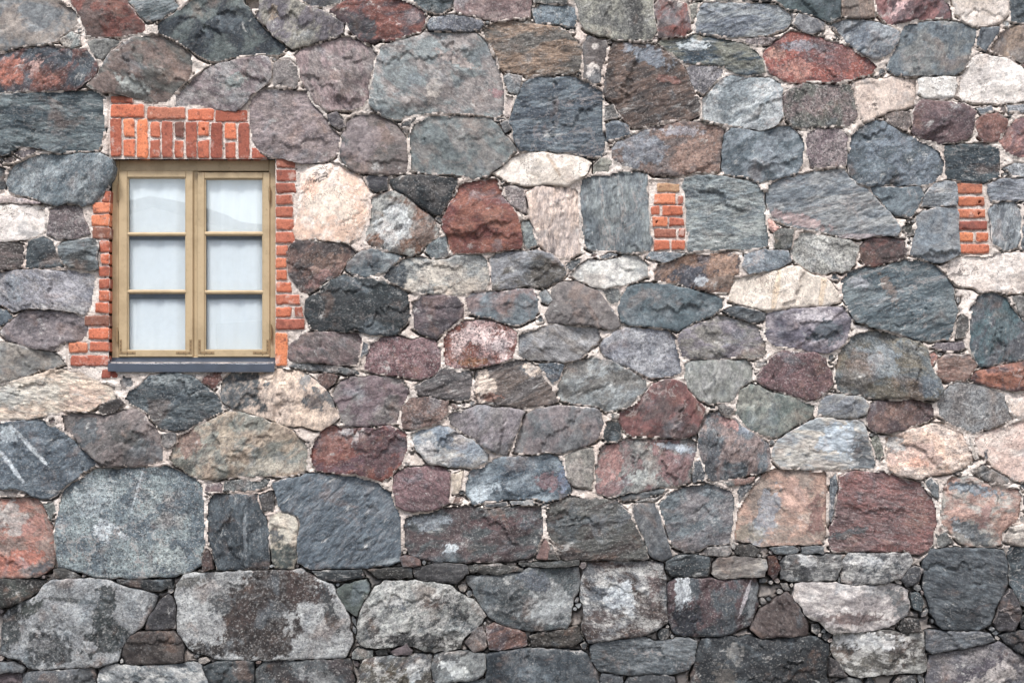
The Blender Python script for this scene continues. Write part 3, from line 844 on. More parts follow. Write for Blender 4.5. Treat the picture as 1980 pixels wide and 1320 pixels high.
def stone_material():
    m, nt, b = new_mat('split_granite')
    g = NT(nt)
    tc = g.n('ShaderNodeTexCoord'); info = g.n('ShaderNodeObjectInfo')
    off = g.n('ShaderNodeVectorMath', operation='SCALE'); off.inputs[0].default_value = (37, 19, 53)
    g.l(info.outputs['Random'], off.inputs['Scale'])
    add = g.n('ShaderNodeVectorMath', operation='ADD')
    g.l(tc.outputs['Object'], add.inputs[0]); g.l(off.outputs[0], add.inputs[1])
    vec = add.outputs[0]
    # foliation: turn about y by the stone's grain angle, squeeze across it
    rot = g.n('ShaderNodeVectorRotate', rotation_type='Y_AXIS')
    g.l(vec, rot.inputs['Vector']); g.l(g.oattr('grain').outputs['Fac'], rot.inputs['Angle'])
    sq = g.n('ShaderNodeVectorMath', operation='MULTIPLY'); g.l(rot.outputs[0], sq.inputs[0])
    g.l(g.oattr('stretch').outputs['Vector'], sq.inputs[1])
    fol = sq.outputs[0]
    ta = g.oattr('tone_a').outputs['Color']; tb = g.oattr('tone_b').outputs['Color']
    n1 = g.noise(fol, 6, 5, .66, .5)
    col = g.mix(g.ramp(n1, .42, .58), ta, tb)
    pa = g.gattr('patch')
    col = g.mix(pa.outputs['Alpha'], col, pa.outputs['Color'])
    # rust on one side of the noise, cold grey on the other
    n2 = g.noise(vec, 4.2, 4, .6, .5)
    col = g.mix(g.math('MULTIPLY', g.ramp(n2, .56, .68), .5), col, g.mix(.5, col, tone('92705c')))
    col = g.mix(g.math('MULTIPLY', g.ramp(n2, .44, .32), .75), col, g.mix(.5, col, tone('76838b')))
    # lime clinging to the face, soot in the hollows of the noise
    n3 = g.noise(fol, 10, 6, .74, .3)
    lime = g.math('MULTIPLY', g.ramp(g.math('ADD', n3, g.math('MULTIPLY', g.oattr('lime').outputs['Fac'], .3)), .60, .70), .6)
    col = g.mix(lime, col, tone('bcbcb8'))
    col = g.mix(g.math('MULTIPLY', g.ramp(n3, .46, .34), g.oattr('soot').outputs['Fac']), col, g.mix(1.0, col, (.34, .35, .38), 'MULTIPLY'))
    n7 = g.noise(fol, 21, 4, .7, .4)
    col = g.mix(g.math('ADD', g.math('MULTIPLY', g.oattr('soot').outputs['Fac'], .9), .25), col, g.mix(g.ramp(n7, .30, .70), (.60, .60, .62), (1.38, 1.38, 1.36)), 'MULTIPLY')
    # mineral grain
    n5 = g.noise(fol, 55, 3, .8)
    spk = g.oattr('speck').outputs['Fac']
    col = g.mix(g.math('ADD', g.math('MULTIPLY', spk, .55), .4), col, g.mix(g.ramp(n5, .30, .70), (.58, .58, .59), (1.46, 1.46, 1.45)), 'MULTIPLY')
    vo = g.n('ShaderNodeTexVoronoi'); vo.inputs['Scale'].default_value = 105; g.l(vec, vo.inputs['Vector'])
    sep = g.n('ShaderNodeSeparateColor'); g.l(vo.outputs['Color'], sep.inputs[0])
    col = g.mix(g.math('MULTIPLY', g.ramp(sep.outputs[0], .84, .90), g.math('MULTIPLY', spk, .5)), col, g.mix(.5, tone('d0cdc8'), col))
    col = g.mix(g.math('MULTIPLY', g.ramp(sep.outputs[1], .84, .90), g.math('MULTIPLY', spk, .55)), col, tone('36393c'))
    # hair cracks
    vc = g.n('ShaderNodeTexVoronoi', feature='DISTANCE_TO_EDGE'); vc.inputs['Scale'].default_value = 3.6
    wv = g.n('ShaderNodeVectorMath', operation='ADD'); g.l(fol, wv.inputs[0])
    sc = g.n('ShaderNodeCombineXYZ'); g.l(g.math('MULTIPLY', n1, 1.1), sc.inputs[0]); g.l(g.math('MULTIPLY', n2, .9), sc.inputs[2])
    g.l(sc.outputs[0], wv.inputs[1]); g.l(wv.outputs[0], vc.inputs['Vector'])
    crack = g.math('MULTIPLY', g.ramp(vc.outputs['Distance'], .020, .004), g.ramp(n2, .44, .52))
    col = g.mix(g.math('MULTIPLY', crack, g.oattr('cracks').outputs['Fac']), col, tone('4a4340'))
    vv = g.n('ShaderNodeTexVoronoi', feature='DISTANCE_TO_EDGE'); vv.inputs['Scale'].default_value = 1.9
    wv2 = g.n('ShaderNodeVectorMath', operation='ADD'); g.l(fol, wv2.inputs[0])
    sc2 = g.n('ShaderNodeCombineXYZ'); g.l(g.math('MULTIPLY', n2, .8), sc2.inputs[0]); g.l(g.math('MULTIPLY', n1, .6), sc2.inputs[2])
    g.l(sc2.outputs[0], wv2.inputs[1]); g.l(wv2.outputs[0], vv.inputs['Vector'])
    vein = g.math('MULTIPLY', g.ramp(vv.outputs['Distance'], .026, .010), g.ramp(n1, .40, .52))
    col = g.mix(g.math('MULTIPLY', vein, g.oattr('vein').outputs['Fac']), col, tone('b7aaa4'))
    # mortar smeared over the arris
    rim = g.gattr('rim').outputs['Fac']
    sm = g.ramp(g.math('ADD', g.math('MULTIPLY', rim, -11), g.math('ADD', g.math('MULTIPLY', n3, .9), g.math('MULTIPLY', n5, .3))), .56, .68)
    sm = g.math('MULTIPLY', sm, g.oattr('smear').outputs['Fac'])
    col = g.mix(sm, col, g.mix(n5, MORTAR_B, MORTAR_A))
    g.l(col, b.inputs['Base Color'])
    b.inputs['Roughness'].default_value = .82
    b.inputs['Specular IOR Level'].default_value = .35
    nrm = g.bump(g.noise(fol, 24, 5, .78), 1.0, g.math('ADD', g.math('MULTIPLY', spk, .011), .007))
    g.l(nrm, b.inputs['Normal'])
    return m


def mortar_material():
    m, nt, b = new_mat('lime_mortar')
    g = NT(nt)
    tc = g.n('ShaderNodeTexCoord'); v = tc.outputs['Object']
    n1 = g.noise(v, 4, 3, .6)
    col = g.mix(g.ramp(n1, .36, .66), MORTAR_A, MORTAR_B)
    n2 = g.noise(v, 2.2, 4)
    col = g.mix(g.math('MULTIPLY', g.ramp(n2, .5, .68), .4), col, tone('e0c6b8'))
    n3 = g.noise(v, 60, 3, .75)
    col = g.mix(1.0, col, g.mix(g.ramp(n3, .25, .75), (.68, .67, .66), (1.24, 1.24, 1.24)), 'MULTIPLY')
    # aggregate
    vo = g.n('ShaderNodeTexVoronoi'); vo.inputs['Scale'].default_value = 48; g.l(v, vo.inputs['Vector'])
    sep = g.n('ShaderNodeSeparateColor'); g.l(vo.outputs['Color'], sep.inputs[0])
    stn = g.math('MULTIPLY', g.ramp(sep.outputs[0], .84, .93), g.ramp(vo.outputs['Distance'], .5, .3))
    col = g.mix(g.math('MULTIPLY', stn, .75), col, g.mix(sep.outputs[1], tone('5a5c5c'), tone('93857c')))
    # weathered: old grey weathering, stronger in the lower courses
    sx = g.n('ShaderNodeSeparateXYZ'); g.l(v, sx.inputs[0])
    low = g.math('SUBTRACT', 1.0, g.ramp(sx.outputs['Z'], wz(1130), wz(1000)))
    n4 = g.noise(v, 6, 5, .7)
    w = g.ramp(g.math('ADD', n4, g.math('MULTIPLY', low, .26)), .52, .70)
    col = g.mix(g.math('MULTIPLY', w, .75), col, tone('827d79'))
    g.l(col, b.inputs['Base Color'])
    b.inputs['Roughness'].default_value = .95
    b.inputs['Specular IOR Level'].default_value = .2
    hh = g.math('ADD', n3, g.math('MULTIPLY', stn, .5))
    g.l(g.bump(hh, .9, .012), b.inputs['Normal'])
    return m


def brick_material():
    m, nt, b = new_mat('red_brick')
    g = NT(nt)
    tc = g.n('ShaderNodeTexCoord'); info = g.n('ShaderNodeObjectInfo')
    off = g.n('ShaderNodeVectorMath', operation='SCALE'); off.inputs[0].default_value = (31, 17, 43)
    g.l(info.outputs['Random'], off.inputs['Scale'])
    add = g.n('ShaderNodeVectorMath', operation='ADD'); g.l(tc.outputs['Object'], add.inputs[0]); g.l(off.outputs[0], add.inputs[1])
    v = add.outputs[0]
    ta = g.oattr('tone_a').outputs['Color']
    n1 = g.noise(v, 9, 6, .6)
    col = g.mix(g.math('MULTIPLY', g.ramp(n1, .45, .62), .55), ta, g.mix(1.0, ta, (.74, .68, .68), 'MULTIPLY'))
    n2 = g.noise(v, 14, 6, .7)
    col = g.mix(g.math('MULTIPLY', g.ramp(n2, .56, .68), .35), col, tone('d9895f'))
    n3 = g.noise(v, 80, 4, .7)
    col = g.mix(1.0, col, g.mix(g.ramp(n3, .25, .75), (.74, .72, .72), (1.2, 1.2, 1.2)), 'MULTIPLY')
    rim = g.gattr('rim').outputs['Fac']
    n6 = g.noise(v, 45, 5, .7)
    sm = g.ramp(g.math('ADD', g.math('MULTIPLY', rim, -60), n6), .34, .50)
    col = g.mix(g.math('MULTIPLY', sm, .85), col, MORTAR_A)
    n8 = g.noise(v, 6, 6, .72)
    col = g.mix(g.math('MULTIPLY', g.ramp(n8, .56, .66), .45), col, tone('d8c6ba'))
    col = g.mix(g.math('MULTIPLY', g.ramp(n8, .44, .34), .5), col, tone('6a4a44'))
    vo = g.n('ShaderNodeTexVoronoi'); vo.inputs['Scale'].default_value = 60; g.l(v, vo.inputs['Vector'])
    sep = g.n('ShaderNodeSeparateColor'); g.l(vo.outputs['Color'], sep.inputs[0])
    col = g.mix(g.math('MULTIPLY', g.ramp(sep.outputs[0], .88, .95), .5), col, tone('6e4038'))
    g.l(col, b.inputs['Base Color'])
    b.inputs['Roughness'].default_value = .9
    b.inputs['Specular IOR Level'].default_value = .25
    g.l(g.bump(n3, .7, .006), b.inputs['Normal'])
    return m


def paint_material(name, hx, rough=.55, wear=.3, grain=True, wearcol='7d6a48', metal=0, mott=.5):
    m, nt, b = new_mat(name)
    g = NT(nt)
    tc = g.n('ShaderNodeTexCoord'); v = tc.outputs['Object']
    st = g.n('ShaderNodeVectorMath', operation='MULTIPLY'); g.l(v, st.inputs[0]); st.inputs[1].default_value = (1, 1, 1)
    n1 = g.noise(v, 7, 6, .65)
    col = g.mix(g.math('MULTIPLY', g.ramp(n1, .42, .66), mott), tone(hx), g.mix(1.0, tone(hx), (.64, .62, .58), 'MULTIPLY'))
    n2 = g.noise(v, 38, 7, .75)
    col = g.mix(g.math('MULTIPLY', g.ramp(n2, .58, .70), wear), col, tone(wearcol))
    n3 = g.noise(v, 22, 8, .8)
    col = g.mix(g.math('MULTIPLY', g.ramp(n3, .68, .74), wear * 1.5), col, tone('c9c2b2'))
    g.l(col, b.inputs['Base Color'])
    b.inputs['Roughness'].default_value = rough
    b.inputs['Metallic'].default_value = metal
    g.l(g.bump(n2, .35, .003), b.inputs['Normal'])
    return m


def glass_material():
    m = bpy.data.materials.new('window_glass')
    m.use_nodes = True
    nt = m.node_tree; nt.nodes.clear()
    g = NT(nt)
    out = g.n('ShaderNodeOutputMaterial')
    tr = g.n('ShaderNodeBsdfTransparent'); tr.inputs[0].default_value = (.975, .99, .995, 1)
    gl = g.n('ShaderNodeBsdfGlossy'); gl.inputs['Roughness'].default_value = .01; gl.inputs['Color'].default_value = (1, 1, 1, 1)
    tc = g.n('ShaderNodeTexCoord')
    sc = g.n('ShaderNodeVectorMath', operation='MULTIPLY'); g.l(tc.outputs['Object'], sc.inputs[0]); sc.inputs[1].default_value = (1, 1, 2.4)
    nb = g.bump(g.noise(sc.outputs[0], 1.3, 1, .5), .05, .02)
    g.l(nb, gl.inputs['Normal'])
    geo = g.n('ShaderNodeNewGeometry')
    dt = g.n('ShaderNodeVectorMath', operation='DOT_PRODUCT'); g.l(geo.outputs['Incoming'], dt.inputs[0]); g.l(geo.outputs['Normal'], dt.inputs[1])
    c1 = g.math('SUBTRACT', 1.0, g.math('ABSOLUTE', dt.outputs['Value']))
    f2 = g.math('ADD', g.math('MULTIPLY', g.math('POWER', c1, 5.0), .8), .115)
    mx = g.n('ShaderNodeMixShader')
    g.l(f2, mx.inputs[0]); g.l(tr.outputs[0], mx.inputs[1]); g.l(gl.outputs[0], mx.inputs[2])
    g.l(mx.outputs[0], out.inputs[0])
    return m


M_STONE = stone_material()
M_MORTAR = mortar_material()
M_BRICK = brick_material()
M_FRAME = paint_material('ochre_window_paint', 'b8a077', .5, .7, wearcol='7d6a48')
M_SILL = paint_material('blue_grey_sheet_metal', '444d5b', .40, .35, wearcol='39414e')
M_HINGE = paint_material('painted_iron', '94794f', .5, .5, wearcol='6b4b35')
M_SCREW = paint_material('screw_heads', '5d4a38', .5, .3)
M_INNER = paint_material('shade_dark_inner_sash', '4c5255', .5, .1, mott=.2)  # sash tone darkened to paint the shade bands along the pane edges
M_BLIND = paint_material('white_blind_cloth', 'e9f0f4', .8, .03, mott=.08)
M_GLASS = glass_material()
M_ROOM = paint_material('dark_plaster', '55524e', .9, .1)

# ------------------------------------------------------------------ the wall
wall = link('stone_wall', None, None, (0, 0, 0))
wall['label'] = 'old rubble stone wall of grey, red and cream boulders in pale mortar'
wall['category'] = 'wall'
wall['kind'] = 'thing'

KIND = dict(   # facet, ledge, fine relief (m), edge width, lime, cracks, stretch along the grain, crystal speckle
    g=(.010, .006, .0050, .012, .02, .15, .85, 1.0),
    s=(.012, .016, .0065, .014, .06, .15, .48, .60),
    r=(.024, .016, .0055, .014, .05, .40, .70, .55),
    f=(.018, .006, .0022, .011, .00, .25, .80, .30),
    p=(.016, .007, .0030, .012, .00, .80, .80, .35),
    l=(.018, .009, .0055, .014, .42, .20, .70, .70))

# opening of the window, wall pixels
OPX0, OPX1, OPY0, OPY1 = 212.0, 532.0, 308.0, 700.0

stones = []
for ln in STONES.strip().splitlines():
    head, pts = ln.split('|')
    c1, c2, k, ang = head.split()
    poly = np.array([[float(v) for v in p.split(',')] for p in pts.split()])
    e_ = np.random.default_rng(len(stones)).uniform(8, 95, 4)      # stones cut by the frame run on beyond it
    poly[poly[:, 0] <= -30, 0] -= e_[0]; poly[poly[:, 0] >= 2015, 0] += e_[1]
    poly[poly[:, 1] <= -25, 1] -= e_[2] * .5; poly[poly[:, 1] >= 1350, 1] += e_[3] * .4
    stones.append(dict(c1=c1, c2=c2, k=k, ang=float(ang), px=poly, hand=True))

patches = []
for ln in PATCHES.strip().splitlines():
    a = ln.split()
    x, y = map(float, a[0].split(','))
    patches.append((x, y, float(a[1]), float(a[2]), float(a[3]), a[4]))

for i, s in enumerate(stones):
    p = np.stack([wx(s['px'][:, 0]), wz(s['px'][:, 1])], 1)
    p = straighten(p, .018)
    n = len(p); q = []
    for a_ in range(n):
        A, B = p[a_], p[(a_ + 1) % n]
        k = max(1, int(np.hypot(*(B - A)) / .045))
        q += [A + (B - A) * j / k for j in range(k)]
    s['raw'] = np.array(q); s['base'] = p
    s['patch'] = []
for s in stones:
    q = s['raw']
    d0 = np.full(len(q), -.2)
    lo, hi = q.min(0) - .1, q.max(0) + .1
    for o_ in stones:
        if o_ is s or (o_['base'].max(0) < lo).any() or (o_['base'].min(0) > hi).any(): continue
        d, _ = sdist(q, o_['base'])
        d0 = np.maximum(d0, d)
    tan = np.roll(q, -1, 0) - np.roll(q, 1, 0)
    nrm = np.stack([tan[:, 1], -tan[:, 0]], 1) / np.maximum(np.hypot(tan[:, 0], tan[:, 1]), 1e-6)[:, None]
    if ((q - q.mean(0)) * nrm).sum() < 0: nrm = -nrm
    gap_ = -d0
    small = np.ptp(q, 0).min() < .10
    grow = np.where(gap_ < .105, np.clip(gap_ * .5 - .0030, -.03, .045), .018)
    if small: grow = np.clip(grow, -.02, .010)
    # neighbouring vertices move together, so corners stay corners
    grow = (2 * grow + .5 * np.roll(grow, 1) + .5 * np.roll(grow, -1)) / 3
    s['grown'] = q + nrm * grow[:, None]
for i, s in enumerate(stones):
    s['poly'] = refine(s['grown'], .0090, 100 + i, .016, .04)
for pt in patches:
    q = np.array([[wx(pt[0]), wz(pt[1])]])
    best, bi = -1e9, None
    for s in stones:
        lo, hi = s['poly'].min(0), s['poly'].max(0)
        if (q[0] < lo - .02).any() or (q[0] > hi + .02).any(): continue
        d, _ = sdist(q, s['poly'])
        if d[0] > best: best, bi = d[0], s
    if bi is not None: bi['patch'].append(pt)

# bricks: zoomed measurements back to wall pixels
bricks = []      # (part, x0, y0, x1, y1, colour)
REDS = ['b5573c', 'a04e3c', 'c1603f', '8d4b3e', 'a8543f', 'b95a3d', '97493b', 'c8663f']


def zb(part, x0, y0, x1, y1, c=None):
    bricks.append((part, 120 + x0 / 2.276, 170 + y0 / 2.276, 120 + x1 / 2.276, 170 + y1 / 2.276, c or random.choice(REDS)))


for b_ in [(215, 38, 310, 70, '97493b'), (213, 75, 362, 128, 'b9573d'), (375, 84, 543, 137, 'a3594b'), (555, 92, 668, 143, 'bb5940'), (675, 100, 816, 150, '94463a'),
           (213, 136, 262, 302, '9c4a3c'), (270, 138, 320, 217, 'cf6a45'), (270, 227, 320, 306, 'c25c3e'), (328, 138, 378, 308, 'd0693f'),
           (387, 147, 433, 218, 'b55a45'), (387, 228, 433, 308, '9e4d40'), (440, 148, 487, 308, '96493f'), (495, 148, 540, 218, '6d4444'),
           (495, 230, 536, 309, 'a8503e'), (545, 150, 593, 310, '94463c'), (600, 150, 645, 213, 'bd5b3f'), (598, 231, 645, 309, 'ad523f'),
           (655, 152, 707, 311, '8a4039'), (716, 154, 767, 227, 'c75f3f'), (716, 239, 764, 312, 'a44c3d'), (776, 152, 825, 313, '8f443b'), (835, 262, 872, 314, '9c4a40')]:
    zb('brick_lintel', *b_)
for b_ in [(172, 455, 210, 505, '9c4b3d'), (134, 502, 210, 550, 'c8694c'), (126, 558, 210, 606, 'cb6a48'), (132, 613, 210, 664, '7d4a44'),
           (166, 673, 210, 722, 'a64f3f'), (168, 730, 210, 777, 'bb5a40'), (163, 784, 210, 829, 'a04b3d'), (165, 838, 210, 884, '9b4a3d'), (162, 890, 210, 936, 'b75b43'),
           (147, 944, 210, 990, 'b4543e'), (97, 1001, 209, 1047, '7a4a45'), (119, 1055, 209, 1104, 'c05b40'), (31, 1119, 113, 1165, 'b9654c'), (122, 1117, 208, 1160, 'ae5542'),
           (37, 1174, 205, 1223, '9c4b40'), (173, 1238, 248, 1277, '8a3f3a')]:
    zb('brick_jamb', *b_)
for b_ in [(941, 309, 1027, 354, '945048'), (941, 362, 1030, 410, '8d443e'), (941, 416, 1030, 463, '8f4840'), (941, 469, 1016, 512, '9a4c40'), (941, 519, 1016, 569, '9e5043'),
           (941, 578, 1019, 625, 'ab5543'), (941, 633, 1024, 682, 'a85345'), (941, 693, 995, 738, 'b05a48'), (941, 749, 990, 793, 'bb5f44'), (941, 801, 990, 845, 'b5583f'),
           (941, 854, 1011, 899, 'b95a3f'), (941, 910, 1047, 955, 'a85443'), (941, 964, 1009, 1010, 'b85a40'), (1023, 964, 1060, 1009, '8f4a42'), (941, 1017, 1067, 1065, '954a42'),
           (939, 1076, 991, 1222, 'c8693f')]:
    zb('brick_jamb', *b_)


def tb(part, ox, oy, l):
    for x0, y0, x1, y1, c in l:
        bricks.append((part, ox + x0 / 4, oy + y0 / 4, ox + x1 / 4, oy + y1 / 4, c))


tb('brick_panel', 1220, 300, [(200, 217, 378, 282, '9c7460'), (178, 299, 349, 379, 'c2674a'), (361, 309, 407, 379, '9c4f45'), (153, 393, 219, 464, 'a8523f'), (241, 392, 402, 468, 'b3573f'),
                              (164, 478, 281, 549, 'bd6142'), (296, 484, 414, 550, 'a14d3f'), (180, 566, 353, 643, '8d5049'), (367, 563, 419, 637, 'a14b3d'), (179, 656, 296, 733, 'ad543f'), (313, 658, 418, 732, 'ad543f')])
tb('brick_panel_b', 1580, 300, [(1077, 218, 1278, 300, 'a45a49'), (1080, 322, 1295, 394, 'a9573f'), (1082, 416, 1303, 489, 'ae5d48'), (1094, 509, 1316, 579, '8a4340'),
                                (1093, 597, 1208, 669, 'bb6440'), (1224, 601, 1328, 669, 'b2593d'), (1090, 689, 1331, 762, 'b05843')])
for i in range(len(bricks)):
    part, x0, y0, x1, y1, c = bricks[i]
    p = np.array([[x0, y1], [x1, y1], [x1, y0], [x0, y0]], float)
    if part == 'brick_lintel' and 470 < x0 < 500 and y0 > 280:      # cut wedge beside the boulder
        p = np.array([[x0, y1], [x1 + 14, y1], [x0 + 8, y0], [x0, y0]], float)
    if abs(x0 - (120 + 172 / 2.276)) < .5 and part == 'brick_jamb' and y0 < 400:   # wedge under the left boulder
        p = np.array([[x0, y1], [x1, y1], [x1, y0], [x1 - 8, y0]], float)
    p = p + np.random.default_rng(900 + i).uniform(-1.1, 1.1, p.shape)
    pm = np.stack([wx(p[:, 0]), wz(p[:, 1])], 1)
    bricks[i] = dict(part=part, poly=refine(pm, .004, 700 + i, .02, .06), c=c, i=i)

# ------------------------------------------------------------------ distance field of everything set in the mortar
CELL = .010
GX0, GX1, GZ0, GZ1 = wx(-340), wx(2320), 0.0 - .05, wz(-230)
gnx = int((GX1 - GX0) / CELL) + 1; gnz = int((GZ1 - GZ0) / CELL) + 1
gx = GX0 + np.arange(gnx) * CELL; gz = GZ0 + np.arange(gnz) * CELL
FD = np.full((gnz, gnx), -.25)          # signed distance, positive inside a stone
FY = np.zeros((gnz, gnx))               # vertical direction away from the nearest stone


def stamp(poly, mar=.09):
    lo = poly.min(0) - mar; hi = poly.max(0) + mar
    i0 = max(0, int((lo[0] - GX0) / CELL)); i1 = min(gnx, int((hi[0] - GX0) / CELL) + 2)
    j0 = max(0, int((lo[1] - GZ0) / CELL)); j1 = min(gnz, int((hi[1] - GZ0) / CELL) + 2)
    if i1 <= i0 or j1 <= j0: return
    d, nX, nZ = grid_dist(gx[i0], gz[j0], i1 - i0, j1 - j0, CELL, poly, mar)
    dy = (gz[j0:j1, None] - nZ) / np.maximum(np.abs(d), 1e-6)
    sub = FD[j0:j1, i0:i1]
    m = d > sub
    sub[m] = d[m]
    FY[j0:j1, i0:i1][m] = dy[m]


for s in stones: stamp(s['poly'])
for b_ in bricks: stamp(b_['poly'], .08)
op = np.array([[wx(OPX0), wz(OPY1)], [wx(OPX1), wz(OPY1)], [wx(OPX1), wz(OPY0)], [wx(OPX0), wz(OPY0)]])
sill_zone = np.array([[wx(206), wz(722)], [wx(536), wz(722)], [wx(536), wz(306)], [wx(206), wz(306)]])

# chips pinned into the wider joints (greedy: widest gap first)
FC = np.maximum(FD, 0) * 0 + FD
XX, ZZ = np.meshgrid(gx, gz)
PXX = XX * PXM + 990; PYY = GROUND_PY - ZZ * PXM
inframe = (PXX > 0) & (PXX < 1980) & (PYY > 0) & (PYY < 1320)
blocked = (PXX > 120) & (PXX < 600) & (PYY > 175) & (PYY < 735)
blocked |= (PXX > 1250) & (PXX < 1336) & (PYY > 340) & (PYY < 495)
blocked |= (PXX > 1838) & (PXX < 1920) & (PYY > 345) & (PYY < 500)
gap = np.where(inframe & ~blocked, -FD, 0.0)
crng = np.random.default_rng(21)
CHIPC = ['6a6f72', '7d7f80', '5c6266', '8a8682', '7a6e6c', '857068', '9a938c', '555a5e', '746a6a', '8f9496']
n_chip = 0
for it in range(1500):
    j, i = np.unravel_index(np.argmax(gap), gap.shape)
    r = gap[j, i]
    if r < .017: break
    if r < .019 and gz[j] > wz(1050):
        gap[max(0, j - 2):j + 3, max(0, i - 2):i + 3] = 0
        continue
    cx, cz = gx[i], gz[j]
    bl, ba = 0, 0
    for a in np.arange(0, math.pi, math.pi / 10):
        ext = []
        for sg in (-1, 1):
            t = 0
            while t < 3.2 * r:
                ii = int(round((cx + sg * math.cos(a) * t - GX0) / CELL)); jj = int(round((cz + sg * math.sin(a) * t - GZ0) / CELL))
                if not (0 <= ii < gnx and 0 <= jj < gnz) or gap[jj, ii] < r * .35: break
                t += CELL * .7
            ext.append(t)
        L = min(ext)
        if L > bl: bl, ba = L, a
    half = min(bl * .85, 2.6 * r) ; half = max(half, r * .8)
    lowz = cz < wz(1050)
    keep = crng.random() < (.5 if lowz else .55 if half > 1.2 * r else .25)
    m = int(crng.integers(4, 7))
    th = np.sort(crng.uniform(0, 2 * math.pi, m) * .35 + np.arange(m) * 2 * math.pi / m * .65 + np.arange(m) * .0)
    th = np.arange(m) * 2 * math.pi / m + crng.uniform(-.3, .3, m)
    rr = crng.uniform(.8, 1.3, m)
    w = r * crng.uniform(.62, .82)
    lx, lz = np.cos(th) * half * rr * .86, np.sin(th) * w * rr
    poly = np.stack([cx + lx * math.cos(ba) - lz * math.sin(ba), cz + lx * math.sin(ba) + lz * math.cos(ba)], 1)
    lo = poly.min(0) - .1; hi = poly.max(0) + .1
    i0 = max(0, int((lo[0] - GX0) / CELL)); i1 = min(gnx, int((hi[0] - GX0) / CELL) + 2)
    j0 = max(0, int((lo[1] - GZ0) / CELL)); j1 = min(gnz, int((hi[1] - GZ0) / CELL) + 2)
    d, _, _ = grid_dist(gx[i0], gz[j0], i1 - i0, j1 - j0, CELL, poly, .1)
    gap[j0:j1, i0:i1] = np.minimum(gap[j0:j1, i0:i1], np.maximum(-d, 0))
    if keep:
        c = CHIPC[crng.integers(len(CHIPC))]
        stones.append(dict(c1=c, c2=CHIPC[crng.integers(len(CHIPC))], k='g', ang=math.degrees(ba), poly=refine(poly, .004, 5000 + it, .02, .05), patch=[], hand=False))
        stamp(stones[-1]['poly'], .08)
        n_chip += 1

# boulders beyond the frame, so the wall goes on when one steps aside
outer = []
orng = np.random.default_rng(5)
BC = [s['c1'] for s in stones if s['hand']]
row = wz(1490) + .01
while row < wz(-210):
    hgt = orng.uniform(.26, .46)
    x = wx(-335) + orng.uniform(0, .3)
    while x < wx(2315):
        w = orng.uniform(.3, .75)
        a = np.array([[x, row], [x + w * .5, row - .02], [x + w, row + orng.uniform(-.03, .03)], [x + w + orng.uniform(-.03, .05), row + hgt * .5],
                      [x + w, row + hgt], [x + w * .5, row + hgt + orng.uniform(-.02, .03)], [x, row + hgt], [x - orng.uniform(-.02, .04), row + hgt * .5]])
        cen = a.mean(0)
        a = cen + (a - cen) * (1 - .045 / np.array([w, hgt])) + orng.uniform(-.03, .03, a.shape)
        px0, px1 = a[:, 0].min() * PXM + 990, a[:, 0].max() * PXM + 990
        py0, py1 = GROUND_PY - a[:, 1].max() * PXM, GROUND_PY - a[:, 1].min() * PXM
        if px1 < -22 or px0 > 2002 or py1 < -18 or py0 > 1338:
            # outlines that brush the traced stones are pushed out of the frame zone
            P = refine(a, .012, int(orng.integers(1e6)), .06, .2)
            ii = np.clip(((P[:, 0] - GX0) / CELL).astype(int), 0, gnx - 1); jj = np.clip(((P[:, 1] - GZ0) / CELL).astype(int), 0, gnz - 1)
            if (FD[jj, ii] < .03).all():
                c = BC[orng.integers(len(BC))]
                outer.append(dict(c1=c, c2=BC[orng.integers(len(BC))], k='r', ang=orng.uniform(-20, 20), poly=P, patch=[], hand=False))
        x += w
    row += hgt
for s in outer: stamp(s['poly'])
for rad in (.20, .15, .11, .08, .055):          # smaller stones fitted into what is left out there
    for tr in range(500):
        cx, cz = orng.uniform(GX0 + .1, GX1 - .1), orng.uniform(.05, GZ1 - .1)
        px_, py_ = cx * PXM + 990, GROUND_PY - cz * PXM
        if -12 < px_ < 1992 and -8 < py_ < 1328: continue
        if FD[min(gnz - 1, int((cz - GZ0) / CELL)), min(gnx - 1, int((cx - GX0) / CELL))] > -.05: continue
        th = np.arange(7) * 2 * math.pi / 7 + orng.uniform(-.3, .3, 7)
        rr = rad * orng.uniform(.75, 1.15, 7)
        a = np.stack([cx + np.cos(th) * rr * 1.25, cz + np.sin(th) * rr * .85], 1)
        P = refine(a, .01, int(orng.integers(1e6)), .04, .12)
        if (P[:, 0] < GX0).any() or (P[:, 0] > GX1).any() or (P[:, 1] > GZ1).any() or (P[:, 1] < 0).any(): continue
        ii = ((P[:, 0] - GX0) / CELL).astype(int); jj = ((P[:, 1] - GZ0) / CELL).astype(int)
        if (FD[np.clip(jj, 0, gnz - 1), np.clip(ii, 0, gnx - 1)] < -.004).all():
            outer.append(dict(c1=BC[orng.integers(len(BC))], c2=BC[orng.integers(len(BC))], k='r', ang=0, poly=P, patch=[], hand=False))
            stamp(P)


